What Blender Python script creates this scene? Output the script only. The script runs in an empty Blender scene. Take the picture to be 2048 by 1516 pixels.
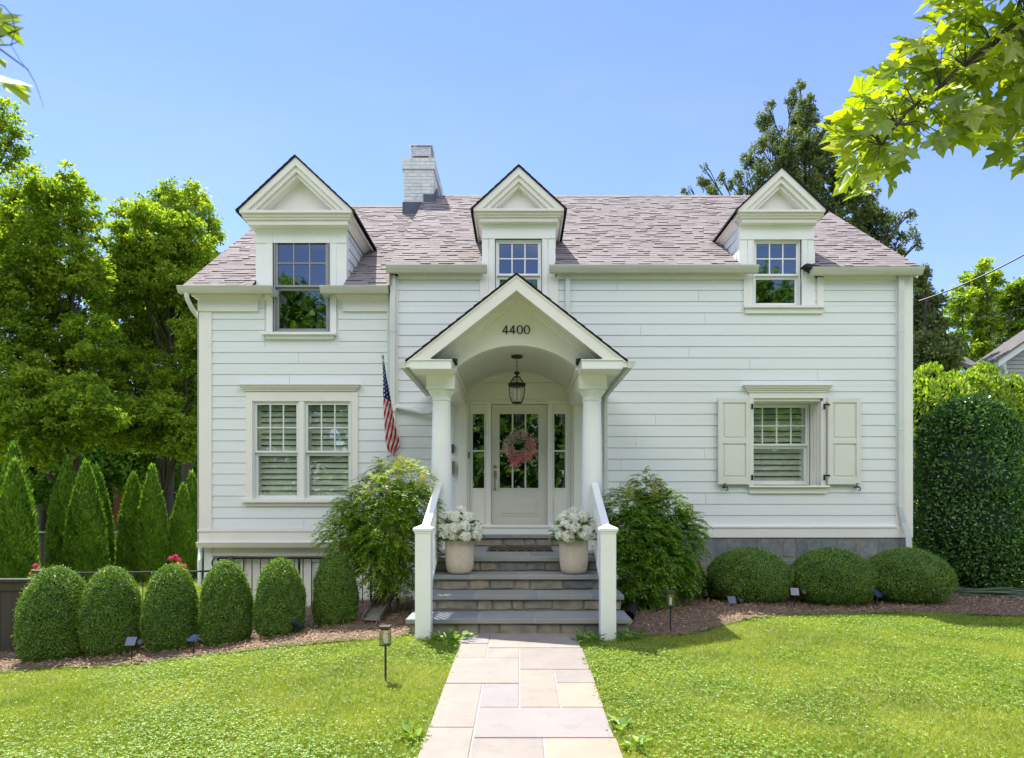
import bpy, math, random
import numpy as np
from mathutils import Vector, Matrix
R = math.radians
random.seed(7)
rng = np.random.default_rng(11)
scene = bpy.context.scene
COL = scene.collection

# ------------------------------------------------------------------ camera, sky, sun, exposure
CAM_Z = 1.46
CAM_Y = -11.2
F = 1365.0            # focal length in photo pixels
PX, PY = 1040.0, 1000.0
cd = bpy.data.cameras.new('camera')
cam = bpy.data.objects.new('camera', cd)
COL.objects.link(cam)
cam.location = (0, CAM_Y, CAM_Z)
cam.rotation_euler = (R(90), 0, 0)
cd.sensor_width = 36
cd.lens = 36 * F / 2048
cd.shift_x = -16 / 2048
cd.shift_y = 242 / 2048
cd.clip_start = 0.05
cd.clip_end = 2000
cd.dof.use_dof = True
cd.dof.focus_distance = 9.5
cd.dof.aperture_fstop = 8
scene.camera = cam

SUN_TRAVEL = Vector((.27, -.47, -1.0)).normalized()
to_sun = -SUN_TRAVEL
elev = math.asin(to_sun.z)
azim = math.atan2(to_sun.x, to_sun.y)
w = bpy.data.worlds.new('World')
scene.world = w
w.use_nodes = True
nt = w.node_tree
nt.nodes.clear()
sky = nt.nodes.new('ShaderNodeTexSky')
sky.sky_type = 'NISHITA'
sky.sun_disc = False
sky.sun_elevation = elev
sky.sun_rotation = azim
sky.altitude = 0
sky.air_density = 1.0
sky.dust_density = 0.0
sky.ozone_density = 2.0
bg = nt.nodes.new('ShaderNodeBackground')
bg.inputs['Strength'].default_value = 0.15
wo = nt.nodes.new('ShaderNodeOutputWorld')
# deep clear blue; bright cloud veil added behind the viewer to lift the facade
tcw = nt.nodes.new('ShaderNodeTexCoord'); sep = nt.nodes.new('ShaderNodeSeparateXYZ'); nt.links.new(tcw.outputs['Generated'], sep.inputs[0])
tint = nt.nodes.new('ShaderNodeMix'); tint.data_type = 'RGBA'; tint.blend_type = 'MULTIPLY'; tint.inputs[0].default_value = 1
tint.inputs[7].default_value = (.71, .69, .88, 1); nt.links.new(sky.outputs[0], tint.inputs[6])
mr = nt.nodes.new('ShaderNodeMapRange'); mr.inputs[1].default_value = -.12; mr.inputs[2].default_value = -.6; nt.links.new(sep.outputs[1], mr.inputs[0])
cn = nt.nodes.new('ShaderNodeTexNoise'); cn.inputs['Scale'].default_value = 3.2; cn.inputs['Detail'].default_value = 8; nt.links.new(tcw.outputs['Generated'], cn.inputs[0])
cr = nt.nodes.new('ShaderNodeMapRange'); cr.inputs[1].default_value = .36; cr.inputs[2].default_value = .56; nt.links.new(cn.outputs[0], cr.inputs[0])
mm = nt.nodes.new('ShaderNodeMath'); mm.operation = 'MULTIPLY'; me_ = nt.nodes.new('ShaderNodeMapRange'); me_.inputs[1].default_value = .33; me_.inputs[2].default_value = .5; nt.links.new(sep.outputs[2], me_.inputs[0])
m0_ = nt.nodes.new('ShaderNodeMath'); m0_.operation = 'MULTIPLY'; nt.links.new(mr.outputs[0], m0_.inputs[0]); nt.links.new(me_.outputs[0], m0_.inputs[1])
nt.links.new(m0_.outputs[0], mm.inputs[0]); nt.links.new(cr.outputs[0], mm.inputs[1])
mp_ = nt.nodes.new('ShaderNodeMapping'); mp_.inputs['Scale'].default_value = (1.2, 1.2, 3.0); nt.links.new(tcw.outputs['Generated'], mp_.inputs[0])
wn = nt.nodes.new('ShaderNodeTexNoise'); wn.inputs['Scale'].default_value = 2.0; wn.inputs['Detail'].default_value = 7; wn.inputs['Distortion'].default_value = .6; nt.links.new(mp_.outputs[0], wn.inputs[0])
wr_ = nt.nodes.new('ShaderNodeMapRange'); wr_.inputs[1].default_value = .45; wr_.inputs[2].default_value = .75; wr_.inputs[4].default_value = .16; nt.links.new(wn.outputs[0], wr_.inputs[0])
wisp = nt.nodes.new('ShaderNodeMix'); wisp.data_type = 'RGBA'; nt.links.new(wr_.outputs[0], wisp.inputs[0]); nt.links.new(tint.outputs[2], wisp.inputs[6]); wisp.inputs[7].default_value = (2.6, 2.9, 3.4, 1)
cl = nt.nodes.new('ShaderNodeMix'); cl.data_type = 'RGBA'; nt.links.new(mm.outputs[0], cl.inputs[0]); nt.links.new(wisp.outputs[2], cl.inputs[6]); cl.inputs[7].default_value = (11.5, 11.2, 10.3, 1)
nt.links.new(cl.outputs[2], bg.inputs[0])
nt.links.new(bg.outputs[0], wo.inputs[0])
sd = bpy.data.lights.new('sun', 'SUN')
sd.energy = 5.0
sd.angle = R(0.5)
sd.color = (1, .95, .86)
so = bpy.data.objects.new('sun', sd)
COL.objects.link(so)
so.rotation_euler = to_sun.to_track_quat('Z', 'Y').to_euler()
so.location = (0, 0, 30)
vs = scene.view_settings
vs.view_transform = 'Standard'
vs.look = 'None'
vs.exposure = 1.0
vs.gamma = 1

# ------------------------------------------------------------------ helpers
def P(px, py, z):
    return ((px - PX) * z / F, z + CAM_Y, CAM_Z + (PY - py) * z / F)

def ground(x, y):
    """height of the terrain"""
    x = np.asarray(x, float); y = np.asarray(y, float)
    b = np.minimum(0, .03 * (y + 3.7))
    b = np.maximum(b, -.5)
    t = np.maximum(0, -(x + 1.25))
    l = -.60 * np.tanh(.11 * t / .60)
    u = (.018 * np.sin(x * 1.3 + y * .7) + .012 * np.sin(x * 2.9 - y * 2.3 + 1)) * np.clip((np.abs(x) - .7) / .8, 0, 1)
    return b + l + u

def G(px, py):
    """point of the terrain seen at a photo pixel"""
    lo, hi = 1.0, 200.0
    for _ in range(50):
        m = .5 * (lo + hi)
        x, y, z = P(px, py, m)
        if z > ground(x, y): lo = m
        else: hi = m
    x, y, z = P(px, py, lo)
    return x, y, float(ground(x, y))

def tag(o, label=None, cat=None, group=None, kind=None):
    if label: o['label'] = label
    if cat: o['category'] = cat
    if group: o['group'] = group
    if kind: o['kind'] = kind
    return o

def empty(name, loc=(0, 0, 0), rz=0):
    o = bpy.data.objects.new(name, None)
    o.empty_display_size = .2
    COL.objects.link(o)
    o.location = loc
    o.rotation_euler = (0, 0, rz)
    return o

def copy_tree(o, parent=None):
    c = o.copy(); COL.objects.link(c); c.parent = parent
    for ch in list(o.children):
        copy_tree(ch, c)
    return c

class MB:
    def __init__(s):
        s.v = []; s.f = []; s.m = []; s.cur = 0
    def add(s, vs_, fs):
        n = len(s.v)
        s.v += [tuple(p) for p in vs_]
        for f in fs:
            s.f.append([n + i for i in f]); s.m.append(s.cur)
    def box(s, x0, x1, y0, y1, z0, z1):
        if x0 > x1: x0, x1 = x1, x0
        if y0 > y1: y0, y1 = y1, y0
        if z0 > z1: z0, z1 = z1, z0
        s.add([(x0,y0,z0),(x1,y0,z0),(x1,y1,z0),(x0,y1,z0),(x0,y0,z1),(x1,y0,z1),(x1,y1,z1),(x0,y1,z1)],
              [(0,3,2,1),(4,5,6,7),(0,1,5,4),(1,2,6,5),(2,3,7,6),(3,0,4,7)])
    def prism(s, poly, axis, a, b):
        """poly in the two other axes (x: (y,z); y: (x,z); z: (x,y))"""
        n = len(poly)
        def mk(p, t):
            return {'x': (t, p[0], p[1]), 'y': (p[0], t, p[1]), 'z': (p[0], p[1], t)}[axis]
        ar = sum(poly[i][0]*poly[(i+1)%n][1] - poly[(i+1)%n][0]*poly[i][1] for i in range(n))
        if (ar < 0): poly = poly[::-1]
        if a > b: a, b = b, a
        vs_ = [mk(p, a) for p in poly] + [mk(p, b) for p in poly]
        fs = [tuple(range(n))[::-1], tuple(range(n, 2*n))] + [(i, (i+1) % n, n + (i+1) % n, n + i) for i in range(n)]
        if axis == 'y': fs = [f[::-1] for f in fs]
        s.add(vs_, fs)
    def tube(s, pts, rad, n=6, caps=True):
        pts = [Vector(p) for p in pts]
        if not hasattr(rad, '__len__'): rad = [rad] * len(pts)
        up = None; rings = []
        for i, p in enumerate(pts):
            if i == 0: d = pts[1] - pts[0]
            elif i == len(pts) - 1: d = pts[-1] - pts[-2]
            else: d = pts[i+1] - pts[i-1]
            if d.length < 1e-9: d = Vector((0,0,1))
            d.normalize()
            if up is None:
                up = Vector((0,0,1)) if abs(d.z) < .9 else Vector((1,0,0))
            a = d.cross(up)
            if a.length < 1e-6: a = d.cross(Vector((0,1,0)))
            a.normalize(); b = a.cross(d); up = b
            rings.append([p + (a * math.cos(t) + b * math.sin(t)) * rad[i] for t in [2*math.pi*k/n for k in range(n)]])
        vs_ = [q for r in rings for q in r]
        fs = []
        for i in range(len(pts) - 1):
            for k in range(n):
                fs.append((i*n+k, i*n+(k+1)%n, (i+1)*n+(k+1)%n, (i+1)*n+k))
        if caps:
            fs.append(tuple(range(n))[::-1]); fs.append(tuple((len(pts)-1)*n + k for k in range(n)))
        s.add(vs_, fs)
    def lathe(s, prof, cx=0, cy=0, n=24, cz=0, ph=0):
        vs_ = []; fs = []
        for r, z in prof:
            for k in range(n):
                t = 2*math.pi*k/n + ph
                vs_.append((cx + r*math.cos(t), cy + r*math.sin(t), cz + z))
        for i in range(len(prof)-1):
            for k in range(n):
                fs.append((i*n+k, i*n+(k+1)%n, (i+1)*n+(k+1)%n, (i+1)*n+k))
        fs.append(tuple(range(n))[::-1]); fs.append(tuple((len(prof)-1)*n+k for k in range(n)))
        s.add(vs_, fs)
    def build(s, name, mats, parent=None, smooth=False, bevel=0, loc=None):
        me = bpy.data.meshes.new(name)
        me.from_pydata(s.v, [], s.f)
        if not isinstance(mats, (list, tuple)): mats = [mats]
        for m in mats: me.materials.append(m)
        if len(mats) > 1: me.polygons.foreach_set('material_index', s.m)
        me.update()
        if smooth:
            me.polygons.foreach_set('use_smooth', [True]*len(me.polygons))
            try: me.set_sharp_from_angle(angle=R(38))
            except Exception: pass
        o = bpy.data.objects.new(name, me)
        COL.objects.link(o)
        if parent: o.parent = parent
        if loc: o.location = loc
        if bevel:
            b = o.modifiers.new('bevel', 'BEVEL'); b.width = bevel; b.segments = 2; b.limit_method = 'ANGLE'; b.angle_limit = R(50)
            b.harden_normals = False
        return o

def np_mesh(name, verts, faces, mats, parent=None, midx=None, smooth=False, uv=None):
    """faces: int array (M,k)"""
    me = bpy.data.meshes.new(name)
    verts = np.ascontiguousarray(verts, dtype=np.float32); faces = np.ascontiguousarray(faces, dtype=np.int32)
    M, k = faces.shape
    me.vertices.add(len(verts)); me.vertices.foreach_set('co', verts.ravel())
    me.loops.add(M*k); me.loops.foreach_set('vertex_index', faces.ravel())
    me.polygons.add(M)
    me.polygons.foreach_set('loop_start', np.arange(0, M*k, k, dtype=np.int32))
    me.polygons.foreach_set('loop_total', np.full(M, k, dtype=np.int32))
    if not isinstance(mats, (list, tuple)): mats = [mats]
    for m in mats: me.materials.append(m)
    if midx is not None: me.polygons.foreach_set('material_index', np.asarray(midx, np.int32))
    me.polygons.foreach_set('use_smooth', np.full(M, bool(smooth)))
    me.update(calc_edges=True)
    if uv is not None:
        l = me.uv_layers.new(name='UVMap'); l.data.foreach_set('uv', np.asarray(uv, np.float32)[faces.ravel()].ravel())
    o = bpy.data.objects.new(name, me); COL.objects.link(o)
    if parent: o.parent = parent
    return o

def unit(a):
    return a / np.maximum(1e-9, np.linalg.norm(a, axis=1, keepdims=True))

def leaf_geo(c, ax, nr, l, wd, fold=.15):
    """diamond leaves: base at c, axis ax, normal nr -> verts (4N,3), faces (N,4)"""
    c = np.asarray(c); n = len(c)
    ax = unit(ax); sd_ = unit(np.cross(nr, ax)); nn = np.cross(ax, sd_)
    l = np.broadcast_to(np.asarray(l, float).reshape(-1, 1), (n, 1)); wd = np.broadcast_to(np.asarray(wd, float).reshape(-1, 1), (n, 1))
    v = np.empty((n, 4, 3))
    v[:, 0] = c
    v[:, 1] = c + ax*l*.45 + sd_*wd*.5 + nn*wd*fold
    v[:, 2] = c + ax*l
    v[:, 3] = c + ax*l*.45 - sd_*wd*.5 + nn*wd*fold
    return v.reshape(-1, 3), np.arange(4*n).reshape(n, 4)

def merge_geo(*gs):
    vs_, fs, off = [], [], 0
    for v, f in gs:
        vs_.append(v); fs.append(f + off); off += len(v)
    return np.concatenate(vs_), np.concatenate(fs)

def rnd_dir(n):
    return unit(rng.normal(size=(n, 3)))

# ------------------------------------------------------------------ materials
def new_mat(name):
    m = bpy.data.materials.new(name); m.use_nodes = True
    n = m.node_tree; n.nodes.clear()
    out = n.nodes.new('ShaderNodeOutputMaterial')
    return m, n, out

def N(n, t, **kw):
    x = n.nodes.new(t)
    for k, v in kw.items(): setattr(x, k, v)
    return x

def coords(n, kind='Object', scale=(1, 1, 1)):
    tc = N(n, 'ShaderNodeTexCoord'); mp = N(n, 'ShaderNodeMapping')
    mp.inputs['Scale'].default_value = scale
    n.links.new(tc.outputs[kind], mp.inputs[0])
    return mp.outputs[0]

def ramp(n, fac, stops):
    r = N(n, 'ShaderNodeValToRGB')
    el = r.color_ramp.elements
    while len(el) > 1: el.remove(el[-1])
    el[0].position = stops[0][0]; el[0].color = (*stops[0][1], 1)
    for p, c in stops[1:]:
        e = el.new(p); e.color = (*c, 1)
    n.links.new(fac, r.inputs[0])
    return r.outputs[0]

def mixc(n, fac, a, b, mode='MIX'):
    m = N(n, 'ShaderNodeMix', data_type='RGBA', blend_type=mode)
    for s, v in ((0, fac), (6, a), (7, b)):
        if hasattr(v, 'links') or hasattr(v, 'is_output'): n.links.new(v, m.inputs[s])
        elif s == 0: m.inputs[0].default_value = v
        else: m.inputs[s].default_value = (*v, 1)
    return m.outputs[2]

def surf(name, c1, c2=None, scale=3, rough=.6, bump=0, bscale=60, stretch=(1, 1, 1), island=None, metal=0, spec=.5,
         dirt=None, dscale=1.2, damt=.3, det=4, coat=0):
    """two-tone noise paint / stone material. island: list of ramp stops picked per mesh island"""
    m, n, out = new_mat(name)
    b = N(n, 'ShaderNodeBsdfPrincipled')
    co = coords(n, 'Object', stretch)
    no = N(n, 'ShaderNodeTexNoise'); no.inputs['Scale'].default_value = scale; no.inputs['Detail'].default_value = det
    n.links.new(co, no.inputs[0])
    c2 = c2 or tuple(x*.9 for x in c1)
    col = ramp(n, no.outputs[0], [(.3, c1), (.7, c2)])
    if island:
        g = N(n, 'ShaderNodeNewGeometry')
        ic = ramp(n, g.outputs['Random Per Island'], island)
        col = mixc(n, 1.0, col, ic, 'MULTIPLY')
    if dirt:
        d = N(n, 'ShaderNodeTexNoise'); d.inputs['Scale'].default_value = dscale; d.inputs['Detail'].default_value = 8; d.inputs['Roughness'].default_value = .7
        n.links.new(coords(n, 'Object', stretch), d.inputs[0])
        mr = N(n, 'ShaderNodeMapRange'); mr.inputs[1].default_value = .5; mr.inputs[2].default_value = .75; mr.inputs[4].default_value = damt
        n.links.new(d.outputs[0], mr.inputs[0])
        col = mixc(n, mr.outputs[0], col, dirt)
    n.links.new(col, b.inputs['Base Color'])
    b.inputs['Roughness'].default_value = rough
    b.inputs['Metallic'].default_value = metal
    b.inputs['Specular IOR Level'].default_value = spec
    b.inputs['Coat Weight'].default_value = coat
    if bump:
        bn = N(n, 'ShaderNodeTexNoise'); bn.inputs['Scale'].default_value = bscale; bn.inputs['Detail'].default_value = 5
        n.links.new(co, bn.inputs[0])
        bu = N(n, 'ShaderNodeBump'); bu.inputs['Strength'].default_value = bump; bu.inputs['Distance'].default_value = .01
        n.links.new(bn.outputs[0], bu.inputs['Height']); n.links.new(bu.outputs[0], b.inputs['Normal'])
    n.links.new(b.outputs[0], out.inputs[0])
    return m

def foliage(name, cols, trans=.4, gloss=.06, tcol=None, clump=1.2, rough=.45, amp=.5):
    """leaf material: colour picked per leaf, pushed lighter and darker in clumps, light passing through"""
    m, n, out = new_mat(name)
    g = N(n, 'ShaderNodeNewGeometry')
    no = N(n, 'ShaderNodeTexNoise'); no.inputs['Scale'].default_value = clump; no.inputs['Detail'].default_value = 2
    n.links.new(coords(n, 'Object'), no.inputs[0])
    a = N(n, 'ShaderNodeMath', operation='MULTIPLY'); a.inputs[1].default_value = 1 - amp; n.links.new(g.outputs['Random Per Island'], a.inputs[0])
    bb = N(n, 'ShaderNodeMath', operation='MULTIPLY_ADD'); bb.inputs[1].default_value = amp; n.links.new(no.outputs[0], bb.inputs[0]); n.links.new(a.outputs[0], bb.inputs[2])
    k = len(cols)
    col = ramp(n, bb.outputs[0], [(.15 + .7*i/(k-1), c) for i, c in enumerate(cols)])
    d = N(n, 'ShaderNodeBsdfDiffuse'); n.links.new(col, d.inputs[0])
    t = N(n, 'ShaderNodeBsdfTranslucent')
    tc = mixc(n, 1.0, col, tcol or (1.25, 1.25, .55), 'MULTIPLY'); n.links.new(tc, t.inputs[0])
    mx = N(n, 'ShaderNodeMixShader'); mx.inputs[0].default_value = trans
    n.links.new(d.outputs[0], mx.inputs[1]); n.links.new(t.outputs[0], mx.inputs[2])
    gl = N(n, 'ShaderNodeBsdfGlossy'); gl.inputs['Roughness'].default_value = rough; gl.inputs[0].default_value = (1, 1, 1, 1)
    m2 = N(n, 'ShaderNodeMixShader'); m2.inputs[0].default_value = gloss
    n.links.new(mx.outputs[0], m2.inputs[1]); n.links.new(gl.outputs[0], m2.inputs[2])
    n.links.new(m2.outputs[0], out.inputs[0])
    return m

def glass_mat(name, refl=.35, tint=(.92, .95, .92)):
    m, n, out = new_mat(name)
    t = N(n, 'ShaderNodeBsdfTransparent'); t.inputs[0].default_value = (*tint, 1)
    g = N(n, 'ShaderNodeBsdfGlossy'); g.inputs['Roughness'].default_value = .015
    no = N(n, 'ShaderNodeTexNoise'); no.inputs['Scale'].default_value = 2.2; no.inputs['Detail'].default_value = 2
    n.links.new(coords(n, 'Object'), no.inputs[0])
    bu = N(n, 'ShaderNodeBump'); bu.inputs['Strength'].default_value = .06; bu.inputs['Distance'].default_value = .02
    n.links.new(no.outputs[0], bu.inputs['Height']); n.links.new(bu.outputs[0], g.inputs['Normal'])
    mx = N(n, 'ShaderNodeMixShader'); mx.inputs[0].default_value = refl
    n.links.new(t.outputs[0], mx.inputs[1]); n.links.new(g.outputs[0], mx.inputs[2]); n.links.new(mx.outputs[0], out.inputs[0])
    return m

M = {}
M['siding'] = surf('siding_paint', (.755, .785, .79), (.72, .75, .755), scale=1.5, rough=.55, bump=.08, bscale=25, stretch=(.4, 1, 4), dirt=(.60, .62, .55), dscale=1.1, damt=.22)
M['trim'] = surf('trim_paint', (.82, .80, .755), (.79, .77, .72), scale=2, rough=.45, bump=.03, bscale=30, dirt=(.62, .60, .48), dscale=1.6, damt=.25)
M['rail'] = surf('rail_paint', (.84, .85, .84), (.80, .81, .80), scale=2, rough=.4, dirt=(.6, .6, .52), dscale=2.5, damt=.2)
M['gutter'] = surf('gutter_metal', (.60, .61, .55), (.50, .51, .44), scale=2, rough=.4, stretch=(.5, 1, 6), dirt=(.38, .37, .28), dscale=3, damt=.35)
M['downspout'] = surf('downspout_metal', (.70, .73, .72), (.66, .69, .67), scale=2, rough=.4, dirt=(.5, .5, .42), dscale=2, damt=.3)
M['door'] = surf('door_paint', (.64, .62, .52), (.61, .59, .49), scale=2, rough=.4)
M['doorframe'] = surf('door_frame_paint', (.76, .75, .67), (.73, .72, .64), scale=2, rough=.45)
M['greyframe'] = surf('grey_window_metal', (.32, .33, .33), (.27, .28, .28), scale=3, rough=.45)
M['sash'] = surf('sash_paint', (.74, .77, .74), (.7, .73, .7), scale=2, rough=.4)
M['shutter'] = surf('shutter_paint', (.72, .715, .655), (.69, .685, .62), scale=2, rough=.5, dirt=(.6, .58, .45), dscale=2, damt=.2)
M['iron'] = surf('black_iron', (.012, .012, .013), (.02, .02, .02), scale=20, rough=.45, metal=.3)
M['black'] = surf('black_plastic', (.015, .015, .017), (.025, .025, .027), scale=10, rough=.5)
SH = [(0, (.80, .78, .80)), (.3, (.93, .90, .91)), (.6, (1, .97, .97)), (.85, (1.08, 1.03, 1.02)), (1, (.86, .81, .82))]
M['shingle'] = surf('asphalt_shingle', (.29, .262, .258), (.24, .215, .215), scale=.9, rough=.95, bump=.35, bscale=260, island=SH, spec=.2, dirt=(.19, .165, .165), dscale=.8, damt=.4)
M['shingle_cap'] = surf('ridge_shingle', (.26, .22, .21), (.22, .18, .18), scale=2, rough=.95, island=SH)
M['shingle_dark'] = surf('dark_shingle', (.05, .045, .045), (.035, .03, .03), scale=5, rough=.9, bump=.4, bscale=150, spec=.2)
M['flashing'] = surf('dark_flashing', (.07, .09, .13), (.05, .06, .09), scale=5, rough=.5)
M['brick_white'] = surf('painted_brick', (.74, .76, .76), (.66, .68, .68), scale=6, rough=.75, bump=.5, bscale=60, island=[(0, (.88,.88,.88)), (1, (1,1,1))], dirt=(.3, .27, .25), dscale=9, damt=.5)
M['mortar_white'] = surf('painted_mortar', (.62, .64, .64), (.5, .52, .52), scale=8, rough=.85)
M['terracotta'] = surf('terracotta_flue', (.42, .15, .08), (.32, .11, .06), scale=8, rough=.8)
M['galv'] = surf('galvanised_mesh', (.55, .58, .62), (.45, .48, .52), scale=6, rough=.35, metal=.7)
M['louvre'] = surf('louvre_paint', (.84, .85, .78), (.80, .81, .74), scale=2, rough=.5)
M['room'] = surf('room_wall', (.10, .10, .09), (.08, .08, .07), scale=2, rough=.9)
M['curtain'] = surf('curtain_cloth', (.45, .45, .42), (.3, .31, .31), scale=14, rough=.9, stretch=(1, 1, .05))
M['pane'] = glass_mat('window_glass', .17)
M['pane_high'] = glass_mat('upper_window_glass', .24, (.35, .45, .5))
M['pane_dark'] = glass_mat('door_glass', .20, (.4, .45, .4))
M['lampglass'] = glass_mat('lantern_glass', .15, (.86, .86, .78))
M['blue'] = surf('bluestone', (.225, .24, .245), (.285, .29, .28), scale=2.2, rough=.65, bump=.25, bscale=30, island=[(0, (.72,.76,.85)), (.5, (1,1,1)), (.8, (1.12,1.06,.98)), (1, (1.3,1.22,1.08))], dirt=(.26,.24,.20), dscale=2.5, damt=.4)
M['stone'] = surf('field_stone', (.31, .275, .225), (.16, .155, .145), scale=7, rough=.85, bump=.9, bscale=22, island=[(0, (.55,.62,.70)), (.25, (.95,1.02,1.05)), (.5, (1.35,1.25,1.0)), (.7, (.8,.9,.95)), (.85, (1.75,1.45,1.05)), (1, (.7,.8,.95))], dirt=(.27,.25,.2), dscale=6, damt=.5)
M['mortar'] = surf('pale_mortar', (.27, .255, .22), (.19, .18, .16), scale=12, rough=.95, bump=.5, bscale=60)
M['joint'] = surf('white_joint', (.36, .36, .34), (.28, .28, .27), scale=15, rough=.9)
M['flag1'] = surf('path_cream', (.30, .265, .23), (.25, .222, .195), scale=3.2, rough=.8, bump=.3, bscale=25, dirt=(.19, .165, .15), dscale=5, damt=.7, island=[(0, (.84,.84,.88)), (.5, (1,.98,.98)), (1, (1.1,1.05,.98))])
M['flag2'] = surf('path_grey', (.24, .222, .222), (.27, .245, .235), scale=3.2, rough=.8, bump=.3, bscale=25, dirt=(.15, .135, .135), dscale=5, damt=.5)
M['flag3'] = surf('path_tan', (.25, .215, .185), (.29, .25, .21), scale=4, rough=.8, bump=.3, bscale=25, dirt=(.19, .155, .125), dscale=5, damt=.5)
M['flag4'] = surf('path_peach', (.31, .24, .18), (.34, .27, .215), scale=3, rough=.8, bump=.3, bscale=25, dirt=(.22, .165, .12), dscale=4, damt=.4)
M['mulch'] = surf('mulch_soil', (.13, .085, .052), (.21, .15, .10), scale=22, rough=.95, bump=1, bscale=70, det=8)
M['chip'] = surf('mulch_chip', (.36, .25, .16), (.26, .175, .115), scale=9, rough=.9, island=[(0, (.35,.33,.32)), (.4, (.8,.76,.72)), (.75, (1.1,1.05,1)), (1, (1.9,1.9,1.9))])
M['bark'] = surf('bark', (.075, .06, .048), (.045, .036, .03), scale=6, rough=.95, bump=1, bscale=18, stretch=(1, 1, .3))
M['cane'] = surf('shrub_cane', (.23, .15, .085), (.13, .09, .055), scale=10, rough=.85)
M['pot'] = surf('stoneware_pot', (.60, .50, .40), (.54, .45, .36), scale=14, rough=.7, bump=.15, bscale=120, dirt=(.38, .28, .2), dscale=30, damt=.5)
M['soil'] = surf('pot_soil', (.03, .02, .015), rough=1)
M['concrete'] = surf('concrete', (.46, .45, .42), (.38, .37, .34), scale=5, rough=.9, bump=.4, bscale=40, dirt=(.18, .18, .13), dscale=3, damt=.5)
M['wood_dark'] = surf('dark_stained_wood', (.036, .028, .024), (.055, .044, .036), scale=3, rough=.7, bump=.3, bscale=20, stretch=(8, 8, .4))
M['brass'] = surf('satin_nickel', (.30, .25, .17), (.22, .18, .12), scale=10, rough=.35, metal=.6)
M['gold'] = surf('pale_wood_finial', (.62, .47, .33), (.55, .4, .28), scale=10, rough=.5)
M['petal_white'] = foliage('white_petals', [(.84, .86, .72), (.92, .92, .86), (.95, .95, .93)], trans=.42, gloss=.02, tcol=(1, 1, .92), clump=12)
M['petal_pink'] = foliage('pink_petals', [(.90, .20, .24), (.95, .42, .44), (.97, .72, .70)], trans=.25, gloss=.02, tcol=(1, .8, .8), clump=9)
M['petal_cream'] = foliage('cream_petals', [(.55, .48, .30), (.82, .72, .58), (.92, .82, .74)], trans=.25, gloss=.02, tcol=(1, 1, .9), clump=9)
M['petal_rose'] = foliage('rose_petals', [(.62, .05, .16), (.75, .12, .25)], trans=.3, gloss=.02, tcol=(1, .8, .9))
M['leaf_dark'] = foliage('pot_leaf', [(.025, .08, .02), (.07, .20, .03), (.22, .38, .05)], trans=.3, gloss=.08)
M['box'] = foliage('boxwood_leaf', [(.03, .10, .012), (.12, .25, .022), (.30, .43, .045)], trans=.35, gloss=.05, clump=2.5, rough=.4, amp=.35)
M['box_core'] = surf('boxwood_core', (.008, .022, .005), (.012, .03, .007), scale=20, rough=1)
M['arb'] = foliage('arborvitae_spray', [(.045, .12, .014), (.12, .25, .022), (.30, .43, .04)], trans=.48, gloss=.03, clump=2)
M['oak'] = foliage('broad_leaf', [(.05, .13, .016), (.24, .38, .034), (.60, .63, .06)], trans=.58, gloss=.02, clump=.5)  # darkest green deepened to paint in shade among the leaves
M['oak_dark'] = foliage('shaded_broad_leaf', [(.05, .14, .025), (.13, .27, .04), (.28, .42, .06)], trans=.5, gloss=.02, clump=.5)  # broad leaf greens darkened, shade put into the colour
M['cypress'] = foliage('cypress_spray', [(.05, .095, .035), (.14, .20, .065), (.32, .34, .12)], trans=.3, gloss=.04, clump=.8)
M['lime'] = foliage('lime_shrub_leaf', [(.08, .18, .016), (.26, .40, .035), (.50, .58, .07)], trans=.6, gloss=.03, clump=1.5)
M['holly'] = foliage('holly_leaf', [(.018, .06, .014), (.05, .15, .024), (.16, .32, .04)], trans=.25, gloss=.05, clump=2, rough=.28)
M['nandina'] = foliage('nandina_leaf', [(.045, .15, .015), (.15, .31, .025), (.34, .48, .045)], trans=.42, gloss=.06, clump=3)
M['nandina_new'] = foliage('nandina_new_growth', [(.26, .30, .05), (.42, .42, .10), (.58, .52, .24)], trans=.4, gloss=.04, clump=4)
M['maple'] = foliage('maple_leaf', [(.13, .22, .010), (.26, .36, .014), (.42, .48, .022)], trans=.66, gloss=.05, tcol=(1.35, 1.3, .35), clump=3)
M['grass'] = foliage('grass_blade', [(.05, .12, .010), (.26, .345, .022), (.56, .55, .08)], trans=.38, gloss=.03, clump=1.6, amp=.7)
M['clover'] = foliage('clover_leaf', [(.06, .16, .012), (.19, .35, .025), (.38, .50, .05)], trans=.35, gloss=.04, clump=1.1, amp=.5)
M['straw'] = foliage('dry_blade', [(.36, .33, .14), (.55, .50, .28)], trans=.3, gloss=.02)
M['lawn'] = surf('lawn_soil', (.11, .15, .022), (.16, .20, .03), scale=5, rough=1, bump=.8, bscale=60, dirt=(.22, .19, .07), dscale=1.1, damt=.5)
M['trough'] = surf('stained_trough', (.25, .24, .20), (.13, .125, .10), scale=6, rough=.9, bump=.4, bscale=40, dirt=(.06, .055, .04), dscale=5, damt=.7)
M['foundation'] = surf('blue_grey_stone', (.20, .23, .25), (.12, .14, .155), scale=7, rough=.85, bump=.9, bscale=22, island=[(0, (.7,.75,.85)), (.4, (1,1,1)), (.7, (1.25,1.18,1.05)), (.85, (.85,.9,1)), (1, (1.35,1.25,1.1))], dirt=(.27,.27,.25), dscale=6, damt=.5)
M['shingle_butt'] = surf('shingle_butt', (.10, .083, .085), (.08, .066, .068), rough=.95)  # cut asphalt edge, darkened to paint the shadow line under each tab
M['roof_grey'] = surf('dark_grey_shingle', (.13, .12, .12), (.10, .09, .09), scale=5, rough=.95)
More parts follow.
